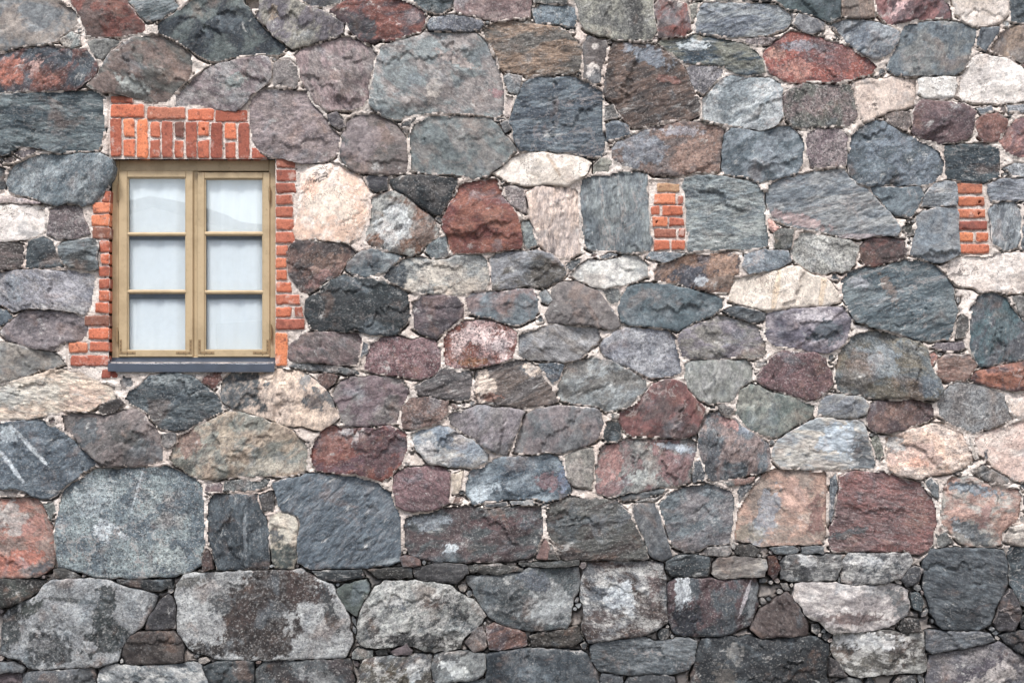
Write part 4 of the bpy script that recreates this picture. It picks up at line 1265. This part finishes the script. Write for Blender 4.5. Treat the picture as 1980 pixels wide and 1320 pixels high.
# ------------------------------------------------------------------ stones
def stone_height(s, seed, proud):
    fa, le, fi, ew = KIND[s['k']][:4]
    r_ = np.random.default_rng(seed)
    size = math.sqrt(np.ptp(s['poly'][:, 0]) * np.ptp(s['poly'][:, 1]))
    sc = min(1, size / .45)
    cen = s['poly'].mean(0)
    tx, tz = r_.uniform(-.05, .05), r_.uniform(-.075, .03)      # the upper edge usually leans back
    a = R(s['ang'])
    planes = [(r_.uniform(0, 2 * math.pi), r_.uniform(.03, .20), r_.uniform(.05, .75)) for _ in range(6)]
    ew_ = min(ew, size * .22)
    drop = r_.uniform(.003, .012) * min(1, size / .2)

    nf = {'r': 4, 'l': 3, 's': 2, 'g': 1, 'f': 2, 'p': 2}[s['k']]
    frac = [(r_.uniform(0, math.pi) if r_.random() < .45 else a + r_.normal(0, .25), r_.uniform(-.36, .36), r_.uniform(.008, .022) * r_.choice([-1, 1]), r_.uniform(-.5, .5), r_.uniform(.1, .45)) for _ in range(nf)]
    many = s['k'] == 's'

    def fn(P, d):
        x = P[:, 0] - cen[0]; z = P[:, 1] - cen[1]
        u = x * math.cos(a) + z * math.sin(a); v = -x * math.sin(a) + z * math.cos(a)
        h = proud + tx * x + tz * z
        # broken facets meeting in creases
        f = np.full(len(P), .012)
        wob = .035 * fbm(x * 7, z * 7, seed, 3)
        for (pa, sl, of) in planes:
            tt = x * math.cos(pa) + z * math.sin(pa) + wob
            f = np.minimum(f, .012 + (of * .5 - .02) * size * sl - tt * sl)
        h = h + np.maximum(f, -.03) * sc * (fa / .014)
        h = h + fa * .35 * sc * fbm(u * 3.0 + seed, v * 4.2, seed + 1, 3)
        # flakes: a step along a ragged line that dies out along its length
        for (pa, of, st, c0, ln) in frac:
            pu = x * math.cos(pa) + z * math.sin(pa); pv = -x * math.sin(pa) + z * math.cos(pa)
            sd = pv / max(size, .05) - of + .10 * fbm(pu * 6 + of * 50, pv * 3, seed + 9, 4, .62)
            fade = sstep(ln + .25, ln, np.abs(pu / max(size, .05) - c0))
            h = h + st * sc * fade * sstep(0, .012, sd) * np.exp(-np.maximum(sd, 0) * 2.2)
        if many:
            t = 1.8 * fbm(u * 2.4, v * 6.5, seed + 2, 4, .5) + v * 4.0
            k = np.floor(t); fr = t - k
            h = h + le * sc * .55 * (k + sstep(.0, .14, fr) - t)
        # fine relief
        h = h + fi * .7 * fbm(u * 8, v * 11, seed + 3, 3, .6)
        # worn arris
        e = np.clip(1 - d / (ew_ * (1 + .5 * perlin(x * 9, z * 9, seed + 6))), 0, 1)
        return np.maximum(h, -.01) - drop * e ** 1.5
    return fn


def stone_patch(s, P, seed):
    out = np.zeros((len(P), 4))
    px = P[:, 0] * PXM + 990; py = GROUND_PY - P[:, 1] * PXM
    for k, (x, y, rx, ry, an, hx) in enumerate(s['patch']):
        ca, sa = math.cos(R(an)), math.sin(R(an))
        dx, dy = px - x, py - y
        u = (dx * ca + dy * sa) / rx; v = (-dx * sa + dy * ca) / ry
        q = np.sqrt(u * u + v * v)
        thin = min(rx, ry) < 8
        fq = min(.09, .9 / min(rx, ry)) if not thin else .06
        q = q + (.25 if thin else .55) * fbm(px * fq, py * fq, seed + 40 + k, 5, .66)
        al = sstep(1.05, .93, q) * np.clip(.95 + .40 * fbm(px * .11, py * .11, seed + 90 + k, 3, .7), .45, 1) * (.75 if thin else 1)
        c = np.array(hard(hx, damp(s)))
        lu = c @ np.array([.21, .72, .07]); c = lu + (c - lu) * .8
        na = al + out[:, 3] * (1 - al)
        for ch in range(3):
            out[:, ch] = np.where(na > 1e-4, (c[ch] * al + out[:, ch] * out[:, 3] * (1 - al)) / np.maximum(na, 1e-4), 0)
        out[:, 3] = na
    return out


def damp(s):
    """the lowest courses are darker, sooty stone"""
    py = GROUND_PY - s['poly'][:, 1].mean() * PXM
    return 1.0 - .42 * float(sstep(1020, 1150, py))


def hard(h, dk=1.0):
    c = np.array(tone(h, 1.0, .88))
    l = c @ np.array([.21, .72, .07])
    dk = dk + (1 - dk) * float(sstep(.24, .36, l))
    return [float(min(.80, v)) for v in c * dk * min((l / .21) ** .38, 1.22) * .95]


def set_tones(o, s, r_):
    dk = damp(s)
    ka = hard(s['c1'], dk); kb = hard(s['c2'], dk)
    kb = [float(min(.8, max(.02, a_ + 1.25 * (b_ - a_)))) for a_, b_ in zip(ka, kb)]
    if s['k'] == 'p':
        la, lb = sum(ka) / 3, sum(kb) / 3
        ka = [la + (v - la) * .72 for v in ka]; kb = [lb + (v - lb) * .72 for v in kb]
    o['tone_a'] = ka; o['tone_b'] = kb
    o['grain'] = float(R(s['ang']) + r_.uniform(-.08, .08))
    st = KIND[s['k']][6]; o['stretch'] = [st, 1.0, 1.0 / (st + .2)]
    o['soot'] = .22 if s['k'] == 'p' else .75
    o['speck'] = KIND[s['k']][7] * float(r_.uniform(.5, 1.3)); o['vein'] = float(max(0, r_.uniform(-.9, .45)))
    o['lime'] = float(KIND[s['k']][4]); o['cracks'] = float(KIND[s['k']][5])


def area(p):
    x, y = p[:, 0], p[:, 1]
    return .5 * abs((x * np.roll(y, -1) - y * np.roll(x, -1)).sum())


for s in stones: s['area'] = area(s['poly'])
order = sorted(range(len(stones)), key=lambda i: -stones[i]['area'])
single = set(order[:300])
rest = []
for i, s in enumerate(stones):
    r_ = np.random.default_rng(3000 + i)
    cpy = GROUND_PY - s['poly'][:, 1].mean() * PXM
    low = cpy > 1060
    if s['hand'] and s['area'] > .004:
        proud = r_.uniform(.006, .024) + (.012 if low else 0)
    else:
        proud = r_.uniform(-.002, .010)
    cell = .0085 if s['area'] > .01 else .007
    res = slab(s['poly'], cell, .14, stone_height(s, 3000 + i, proud))
    if res is None: continue
    V, Q, sm, rim, P2 = res
    pat = stone_patch(s, P2, 3000 + i)
    smear = (.15 if low else .75) * r_.uniform(.5, 1.2)
    if i in single:
        c = s['poly'].mean(0)
        V = V - np.array([c[0], 0, c[1]])
        me = mesh_from('stone', V, Q, M_STONE, sm, {'rim': ('FLOAT', rim), 'patch': ('FLOAT_COLOR', pat)})
        o = link('stone', me, wall, (c[0], 0, c[1]))
        set_tones(o, s, r_)
        o['smear'] = float(min(1, smear))
    else:
        pat[:, :3] = hard(s['c1']); pat[:, 3] = .85
        rest.append((V, Q, sm, rim, pat))


def join(parts):
    off = 0; Vs, Qs, Ss, Rs, Ps = [], [], [], [], []
    for V, Q, sm, rim, pat in parts:
        Vs.append(V); Qs.append(Q + off); Ss.append(sm); Rs.append(rim); Ps.append(pat); off += len(V)
    return np.concatenate(Vs), np.concatenate(Qs), np.concatenate(Ss), np.concatenate(Rs), np.concatenate(Ps)


def joined_stones(name, parts):
    V, Q, sm, rim, pat = join(parts)
    o = link(name, mesh_from(name, V, Q, M_STONE, sm, {'rim': ('FLOAT', rim), 'patch': ('FLOAT_COLOR', pat)}), wall)
    o['tone_a'] = tone('77797a'); o['tone_b'] = tone('6a6765')
    o['soot'] = .7; o['speck'] = .7; o['vein'] = 0.0; o['grain'] = 0.0; o['stretch'] = [.7, 1.0, 1.1]; o['lime'] = .05; o['cracks'] = .2; o['smear'] = .6
    o['kind'] = 'stuff'
    return o


if rest: joined_stones('chinking_chips', rest)
parts = []
for i, s in enumerate(outer):
    res = slab(s['poly'], .024, .14, stone_height(s, 8000 + i, .02))
    if res is None: continue
    V, Q, sm, rim, P2 = res
    pat = np.zeros((len(V), 4)); pat[:, :3] = hard(s['c1']); pat[:, 3] = .85
    parts.append((V, Q, sm, rim, pat))
if parts: joined_stones('outlying_stones', parts)

# ------------------------------------------------------------------ mortar sheet, cut into the wall's bed and the brickwork's beds
H = .006 + .010 * fbm(XX * 3, ZZ * 3, 50, 3) + .007 * fbm(XX * 12, ZZ * 12, 51, 4, .6) + .003 * fbm(XX * 40, ZZ * 40, 52, 2)
gapd = np.maximum(-FD, 0)
mask = sstep(-.35, .25, fbm(XX * 3.2, ZZ * 3.2, 60, 3))
lowc = sstep(1040, 1110, PYY)
under = sstep(.35, .85, -FY)                    # just below a stone: the joint has opened
H -= (.12 + .03 * lowc) * under * np.exp(-(gapd / (.011 + .008 * lowc)) ** 2) * np.clip(mask * 1.1 + lowc, 0, 1.1)
over = sstep(.1, .8, FY)                        # on top of a stone: pointing laid over the edge
H += .010 * over * np.exp(-gapd / .03) * (1 - lowc)
H -= .05 * lowc
side = 1 - np.clip(np.abs(FY), 0, 1)
H -= .09 * side * np.exp(-(gapd / .009) ** 2) * sstep(.3, .6, fbm(XX * 4, ZZ * 4, 61, 3) + .5 * lowc)
H -= .14 * ((PXX > 466) & (PXX < 508) & (PYY > -12) & (PYY < 17))     # an open hole between boulders at the top


def inpx(x0, y0, x1, y1): return (PXX > x0) & (PXX < x1) & (PYY > y0) & (PYY < y1)


zones = [('brick_lintel', inpx(208, 180, 502, 314), 'red brick flat arch of upright bricks over the window'),
         ('brick_jamb', inpx(128, 366, 214, 735), 'ragged red brick edging on the left side of the window'),
         ('brick_jamb', inpx(531, 302, 596, 712), 'red brick edging on the right side of the window'),
         ('brick_panel', inpx(1254, 348, 1332, 488), 'narrow brick infill with split courses, the one nearer the window'),
         ('brick_panel', inpx(1846, 350, 1916, 494), 'narrow brick infill of single stacked bricks near the right edge')]
inzone = np.zeros_like(FD, int)
for k, (nm, zm, lb) in enumerate(zones):
    inzone[zm & (inzone == 0)] = k + 1
H = np.where(inzone > 0, -.006 + .004 * fbm(XX * 14, ZZ * 14, 70, 4, .6) - .006 * np.exp(-gapd / .006) * under + .000, H)
keepv = (FD < .016)
hole = (XX > wx(OPX0)) & (XX < wx(OPX1)) & (ZZ > wz(OPY1)) & (ZZ < wz(OPY0))
idx = np.arange(gnx * gnz).reshape(gnz, gnx)
cellk = (keepv[:-1, :-1] & keepv[1:, :-1] & keepv[:-1, 1:] & keepv[1:, 1:]) & ~(hole[:-1, :-1] | hole[1:, :-1] | hole[:-1, 1:] | hole[1:, 1:])
qs = np.stack([idx[:-1, :-1], idx[:-1, 1:], idx[1:, 1:], idx[1:, :-1]], -1)
cz_ = inzone[:-1, :-1]
VV = np.stack([XX.ravel(), -H.ravel(), ZZ.ravel()], 1)
BED = {}


def sheet(name, sel):
    q = qs[sel]
    used, inv = np.unique(q, return_inverse=True)
    me = mesh_from(name, VV[used], inv.reshape(q.shape), M_MORTAR, np.ones(len(q), bool))
    return link(name, me, wall)


sheet('mortar', cellk & (cz_ == 0))
for k, (nm, zm, lb) in enumerate(zones):
    o = sheet(nm, cellk & (cz_ == k + 1))
    o['label'] = lb
    BED[k] = o


# bricks, each its own piece under its part
def brick_height(seed):
    r_ = np.random.default_rng(seed)
    pr = r_.uniform(.004, .012); tx, tz = r_.uniform(-.03, .03, 2)
    ch = r_.uniform(.004, .010)

    def fn(P, d):
        x = P[:, 0] - P[:, 0].mean(); z = P[:, 1] - P[:, 1].mean()
        h = pr + tx * x + tz * z + .0022 * fbm(x * 16, z * 16, seed, 3) + .0009 * fbm(x * 70, z * 70, seed + 3, 2)
        chip = sstep(.25, .7, perlin(x * 17, z * 17, seed + 8)) * .010
        e = np.clip(1 - d / (.009 + chip * 1.4), 0, 1)
        return h - (ch + chip) * e ** 2
    return fn


for bk in bricks:
    cpx = bk['poly'].mean(0)[0] * PXM + 990
    k = {'brick_lintel': 0, 'brick_jamb': 1 if cpx < 400 else 2, 'brick_panel': 3, 'brick_panel_b': 4}[bk['part']]
    V, Q, sm, rim, P2 = slab(bk['poly'], .008, .22, brick_height(6000 + bk['i']))
    c = bk['poly'].mean(0)
    V = V - np.array([c[0], 0, c[1]])
    o = link('brick', mesh_from('brick', V, Q, M_BRICK, sm, {'rim': ('FLOAT', rim)}), BED[k], (c[0], 0, c[1]))
    for (hx, hy) in ((120 + 624 / 2.276, 170 + 182 / 2.276), (1581 + 1255 / 4, 300 + 362 / 4), (1580 + 1250 / 4, 300 + 450 / 4), (1220 + 196 / 4, 300 + 516 / 4)):
        if abs(c[0] - wx(hx)) < np.ptp(bk['poly'][:, 0]) / 2 and abs(c[1] - wz(hy)) < np.ptp(bk['poly'][:, 1]) / 2:
            me_ = o.data
            co = np.empty(len(me_.vertices) * 3, np.float32); me_.vertices.foreach_get('co', co); co = co.reshape(-1, 3)
            rr_ = np.hypot(co[:, 0] + c[0] - wx(hx), co[:, 2] + c[1] - wz(hy))
            co[:, 1] += np.where((rr_ < .0085) & (co[:, 1] < .1), .04, 0)
            me_.vertices.foreach_set('co', co.ravel()); me_.update()
    o['tone_a'] = [v * k_ for v, k_ in zip(tone(bk['c'], 1.0, .68), (1.45, 1.50, 1.20))]


# ------------------------------------------------------------------ plain solids
class MB:
    def __init__(s): s.v = []; s.f = []

    def box(s, x0, x1, y0, y1, z0, z1, b=0.0):
        """box; b bevels the front (-y) edges"""
        i = len(s.v)
        if b <= 0:
            s.v += [(x0, y0, z0), (x1, y0, z0), (x1, y0, z1), (x0, y0, z1), (x0, y1, z0), (x1, y1, z0), (x1, y1, z1), (x0, y1, z1)]
            s.f += [tuple(i + k for k in f) for f in ((0, 1, 2, 3), (5, 4, 7, 6), (4, 0, 3, 7), (1, 5, 6, 2), (3, 2, 6, 7), (4, 5, 1, 0))]
        else:
            s.v += [(x0 + b, y0, z0 + b), (x1 - b, y0, z0 + b), (x1 - b, y0, z1 - b), (x0 + b, y0, z1 - b),
                    (x0, y0 + b, z0), (x1, y0 + b, z0), (x1, y0 + b, z1), (x0, y0 + b, z1),
                    (x0, y1, z0), (x1, y1, z0), (x1, y1, z1), (x0, y1, z1)]
            s.f += [tuple(i + k for k in f) for f in ((0, 1, 2, 3), (4, 5, 1, 0), (5, 6, 2, 1), (6, 7, 3, 2), (7, 4, 0, 3),
                                                      (8, 9, 5, 4), (9, 10, 6, 5), (10, 11, 7, 6), (11, 8, 4, 7), (9, 8, 11, 10))]
        return s

    def prism(s, prof, x0, x1):
        """profile of (y, z) extruded along x"""
        i = len(s.v); n = len(prof)
        s.v += [(x0, y, z) for y, z in prof] + [(x1, y, z) for y, z in prof]
        s.f += [(i + k, i + (k + 1) % n, i + n + (k + 1) % n, i + n + k) for k in range(n)]
        s.f += [tuple(i + k for k in range(n))[::-1], tuple(i + n + k for k in range(n))]
        return s

    def cyl(s, x, z, y0, y1, r, n=10):
        i = len(s.v)
        for y in (y0, y1):
            s.v += [(x + r * math.cos(2 * math.pi * k / n), y, z + r * math.sin(2 * math.pi * k / n)) for k in range(n)]
        s.f += [(i + k, i + (k + 1) % n, i + n + (k + 1) % n, i + n + k) for k in range(n)]
        s.f += [tuple(i + k for k in range(n))[::-1], tuple(i + n + k for k in range(n))]
        return s

    def vcyl(s, x, y, z0, z1, r, n=10):
        i = len(s.v)
        for z in (z0, z1):
            s.v += [(x + r * math.cos(2 * math.pi * k / n), y + r * math.sin(2 * math.pi * k / n), z) for k in range(n)]
        s.f += [(i + k, i + (k + 1) % n, i + n + (k + 1) % n, i + n + k) for k in range(n)]
        s.f += [tuple(i + k for k in range(n))[::-1], tuple(i + n + k for k in range(n))]
        return s

    def build(s, name, mat, parent):
        me = bpy.data.meshes.new(name)
        me.from_pydata(s.v, [], s.f)
        me.update()
        import bmesh
        bm = bmesh.new(); bm.from_mesh(me)
        bmesh.ops.recalc_face_normals(bm, faces=bm.faces)
        bm.to_mesh(me); bm.free()
        me.materials.append(mat)
        return link(name, me, parent)


# the core of the wall behind the facing, with the window opening left free
core = MB()
ox0, ox1, oz0, oz1 = wx(206), wx(538), wz(704), wz(304)
core.box(GX0, ox0, .17, .70, -.05, GZ1 - .01).box(ox1, GX1, .17, .70, -.05, GZ1 - .01)
core.box(ox0, ox1, .17, .70, -.05, oz0).box(ox0, ox1, .17, .70, oz1, GZ1 - .01)
core.build('wall_core', M_MORTAR, wall)


# ------------------------------------------------------------------ window
def dx_(px, dep): return wx(990 + (px - 990) * (1 + dep / DIST))        # true position of something seen at px, dep behind the face
def dz_(py, dep): return wz(CAM_PY + (py - CAM_PY) * (1 + dep / DIST))
def zx(v, dep): return dx_(120 + v / 2.276, dep)
def zz(v, dep): return dz_(170 + v / 2.276, dep)


D0 = .085          # face of the fixed frame, behind the wall face
D1 = .072          # face of the casements
w = MB()
fx0, fx1, fz0, fz1 = zx(219, D0), zx(941, D0), zz(1192, D0), zz(318, D0)
w.box(fx0, zx(250, D0), D0, D0 + .10, fz0, fz1, .004)
w.box(zx(911, D0), fx1, D0, D0 + .10, fz0, fz1, .004)
w.box(zx(250, D0) + .001, zx(911, D0) - .001, D0 + .002, D0 + .10, zz(366, D0), fz1, .004)
w.box(zx(250, D0) + .001, zx(911, D0) - .001, D0 + .002, D0 + .10, fz0, zz(1180, D0), .004)
w.box(zx(571, D0), zx(599, D0), D0 + .012, D0 + .10, zz(1180, D0) + .001, zz(366, D0) - .001, .003)
win = w.build('window', M_FRAME, wall)
win['label'] = 'ochre painted wooden window with two casements of three panes'
win['category'] = None if False else 'window'
del win['category']


def casement(cx0, cx1, gx0_, gx1_, cy0, cy1, rows):
    m = MB()
    X0, X1, Z0, Z1 = zx(cx0, D1), zx(cx1, D1), zz(cy1, D1), zz(cy0, D1)
    g0, g1 = zx(gx0_, D1), zx(gx1_, D1)
    gt, gb = zz(rows[0][0], D1), zz(rows[-1][1], D1)
    T = D1 + .045
    m.box(X0, g0, D1, T, Z0, Z1, .004).box(g1, X1, D1, T, Z0, Z1, .004)
    m.box(g0 + .0005, g1 - .0005, D1 + .001, T, gt, Z1 - .0005, .004).box(g0 + .0005, g1 - .0005, D1 + .001, T, Z0 + .0005, gb, .004)
    # rebate mouldings round the glass
    for a0, a1, b0, b1 in ((g0, g0 + .008, gb, gt), (g1 - .008, g1, gb, gt)):
        m.box(a0, a1, D1 + .012, T - .002, b0, b1)
    m.box(g0 + .008, g1 - .008, D1 + .0122, T - .002, gt - .008, gt)
    m.build('casement', M_FRAME, win)
    for k in range(len(rows) - 1):
        zt, zb_ = zz(rows[k][1], D1), zz(rows[k + 1][0], D1)
        mu = MB()
        zc = (zt + zb_) / 2; hw = abs(zt - zb_) / 2
        mu.prism([(D1 + .006, zc - hw * .35), (D1 + .006, zc + hw * .35), (D1 + .018, zc + hw), (T - .004, zc + hw), (T - .004, zc - hw), (D1 + .018, zc - hw)], g0 + .001, g1 - .001)
        mu.build('muntin', M_FRAME, win)
    for (ya, yb) in rows:
        pn = MB()
        pn.box(g0 + .003, g1 - .003, D1 + .026, D1 + .030, zz(yb, D1) - .003, zz(ya, D1) + .003)
        pn.build('pane', M_GLASS, win)
    return X0, X1, Z0, Z1, g0, g1, gb


RL = [(393, 634), (651, 887), (905, 1152)]
RR_ = [(398, 631), (650, 889), (907, 1150)]
cl = casement(249, 575, 286, 545, 364, 1183, RL)
cr = casement(596, 914, 626, 884, 371, 1183, RR_)

# corner irons with screws, at the foot of both casements
for (X0, X1, Z0, Z1, g0, g1, gb) in (cl, cr):
    for sgn in (1, -1):
        xe = X0 + .006 if sgn > 0 else X1 - .006
        m = MB()
        xa, xb = sorted((xe, xe + sgn * .125))
        m.box(xa, xb, D1 - .0025, D1 + .001, Z0 + .022, Z0 + .042, .001)
        xc, xd = sorted((xe, xe + sgn * .020))
        m.box(xc, xd, D1 - .0027, D1 + .001, Z0 + .0425, Z0 + .135, .001)
        pl = m.build('corner_iron', M_HINGE, win)
        sc = MB()
        for k in range(3):
            sc.cyl(xe + sgn * (.02 + .042 * k), Z0 + .032, D1 - .0045, D1 - .001, .0042)
            sc.cyl(xe + sgn * .010, Z0 + .058 + .03 * k, D1 - .0045, D1 - .001, .0042)
        sc.build('screws', M_SCREW, win)
# hinges
for (hx, h0, h1) in ((247, 430, 490), (243, 1060, 1118), (914, 440, 497), (920, 1048, 1106)):
    m = MB()
    zc0, zc1 = zz(h1, D1), zz(h0, D1)
    m.vcyl(zx(hx, D1), D1 - .006, zc0, zc1, .0085).vcyl(zx(hx, D1), D1 - .006, zc1, zc1 + .012, .0055).vcyl(zx(hx, D1), D1 - .006, zc0 - .012, zc0, .0055)
    m.build('hinge', M_HINGE, win)

# sheet-metal sill
sx0, sx1 = dx_(209, -.03), dx_(531, -.03)
zt = zz(1186, D0); z1 = dz_(703, -.03); z2 = dz_(717, -.035)
s_ = MB()
s_.prism([(D0 + .004, zt), (D0 - .004, zt), (D0 - .004, zt - .018), (-.028, z1), (-.034, z1 - .004), (-.036, z2), (-.030, z2 - .004), (-.028, z1 - .012), (D0 + .004, zt - .034)], sx0, sx1)
so = s_.build('sill', M_SILL, win)
# rolled edge and the folded left end
s_ = MB()
s_.prism([(-.041, z2 + .008), (-.033, z2 + .008), (-.031, z2 - .008), (-.041, z2 - .008)], sx0 + .06, sx1)
s_.prism([(-.030, z1 + .008), (.05, z1 + .03), (.05, z1 + .038), (-.030, z1 + .014)], sx0 - .004, sx0 + .004)
s_.build('sill_drip_edge', M_SILL, win)

# inner sash bars, left stiles widened as painted gap shade; the room behind
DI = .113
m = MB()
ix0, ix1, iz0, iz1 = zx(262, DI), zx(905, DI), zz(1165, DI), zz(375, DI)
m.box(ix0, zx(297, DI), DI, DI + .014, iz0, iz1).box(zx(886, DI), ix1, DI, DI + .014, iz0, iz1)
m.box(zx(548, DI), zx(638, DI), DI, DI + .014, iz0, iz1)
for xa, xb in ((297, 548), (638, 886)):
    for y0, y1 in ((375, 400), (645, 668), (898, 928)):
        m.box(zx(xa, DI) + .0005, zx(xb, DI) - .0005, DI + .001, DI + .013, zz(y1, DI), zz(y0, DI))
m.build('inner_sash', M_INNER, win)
m = MB()
rx0, rx1, rz0, rz1 = ox0 - .01, ox1 + .01, oz0 - .01, oz1 + .01
m.box(rx0 - .02, rx0 + .012, D0 + .09, .80, rz0, rz1).box(rx1 - .012, rx1 + .02, D0 + .09, .80, rz0, rz1)
m.box(rx0, rx1, D0 + .09, .80, rz0 - .02, rz0 + .01).box(rx0, rx1, D0 + .09, .80, rz1 - .012, rz1 + .02)
m.box(rx0, rx1, .72, .80, rz0, rz1)
m.build('window_reveal', M_ROOM, win)

# white blind hanging inside
DB = .134
bl_ = MB()
bx0, bx1, bz0, bz1 = ix0 + .012, ix1 - .012, iz0 + .012, iz1 - .012
n = 60
i = 0
for side, yo in ((0, 0), (1, .004)):
    for k in range(n + 1):
        x = bx0 + (bx1 - bx0) * k / n
        yy = DB + yo + .004 * math.sin(k * .55) + .0025 * math.sin(k * 1.3 + 1)
        bl_.v += [(x, yy, bz0), (x, yy, bz1)]
for k in range(n):
    a = 2 * k; b2 = 2 * (n + 1) + 2 * k
    bl_.f += [(a, a + 2, a + 3, a + 1), (b2 + 2, b2, b2 + 1, b2 + 3), (a, b2, b2 + 2, a + 2), (a + 1, a + 3, b2 + 3, b2 + 1)]
bl_.f += [(0, 1, 2 * (n + 1) + 1, 2 * (n + 1)), (2 * n, 2 * (n + 1) + 2 * n, 2 * (n + 1) + 2 * n + 1, 2 * n + 1)]
blind = bl_.build('window_blind', M_BLIND, None)
blind['label'] = 'plain white blind hanging inside behind the window panes'
blind['category'] = 'blind'

# ------------------------------------------------------------------ the house across the yard, which the panes mirror
M_PLASTER = paint_material('pale_house_plaster', 'e2e4e6', .9, .1)
M_ROOF = paint_material('grey_roof_sheet', '3a3e44', .6, .2)
HX, HY = -8.6, -25.0
hw = MB()
hw.v = [(HX + a, HY - b_, c) for b_ in (0, 9) for a, c in ((-9, 0), (9, 0), (9, 5.1), (0, 7.7), (-9, 5.1))]
hw.f = [(0, 1, 2, 3, 4), (9, 8, 7, 6, 5), (0, 5, 6, 1), (1, 6, 7, 2), (2, 7, 8, 3), (3, 8, 9, 4), (4, 9, 5, 0)]
house = hw.build('house', M_PLASTER, None)
house['label'] = 'pale plastered gabled house mirrored in the window panes'
house['category'] = 'house'
rf = MB()
for sg in (-1, 1):
    i = len(rf.v)
    for y_ in (HY + .45, HY - 9.45):
        rf.v += [(HX, y_, 7.74), (HX + sg * 9.6, y_, 4.97), (HX + sg * 9.6, y_, 5.17), (HX, y_, 8.0)]
    rf.f += [tuple(i + k for k in f) for f in ((0, 1, 2, 3), (7, 6, 5, 4), (0, 4, 5, 1), (1, 5, 6, 2), (2, 6, 7, 3), (3, 7, 4, 0))]
rf.build('roof', M_ROOF, house)
for wx_ in (-6.2, -2.1, 2.1, 6.2):
    for wz_ in (1.0, 3.6):
        ww = MB().box(HX + wx_ - .6, HX + wx_ + .6, HY - .03, HY + .03, wz_, wz_ + 1.4)
        ww.build('window', M_SILL, house)

# ------------------------------------------------------------------ ground
gm, nt, b = new_mat('gravel_ground')
g = NT(nt)
tc = g.n('ShaderNodeTexCoord')
n1 = g.noise(tc.outputs['Object'], 40, 5, .7)
g.l(g.mix(n1, tone('5c5955'), tone('8f8a83')), b.inputs['Base Color'])
b.inputs['Roughness'].default_value = .95
g.l(g.bump(n1, .6, .02), b.inputs['Normal'])
gr = MB()
gr.v = [(-150, -200, 0), (150, -200, 0), (150, .3, 0), (-150, .3, 0)]
gr.f = [(0, 1, 2, 3)]
go = gr.build('ground', gm, None)
go['kind'] = 'structure'
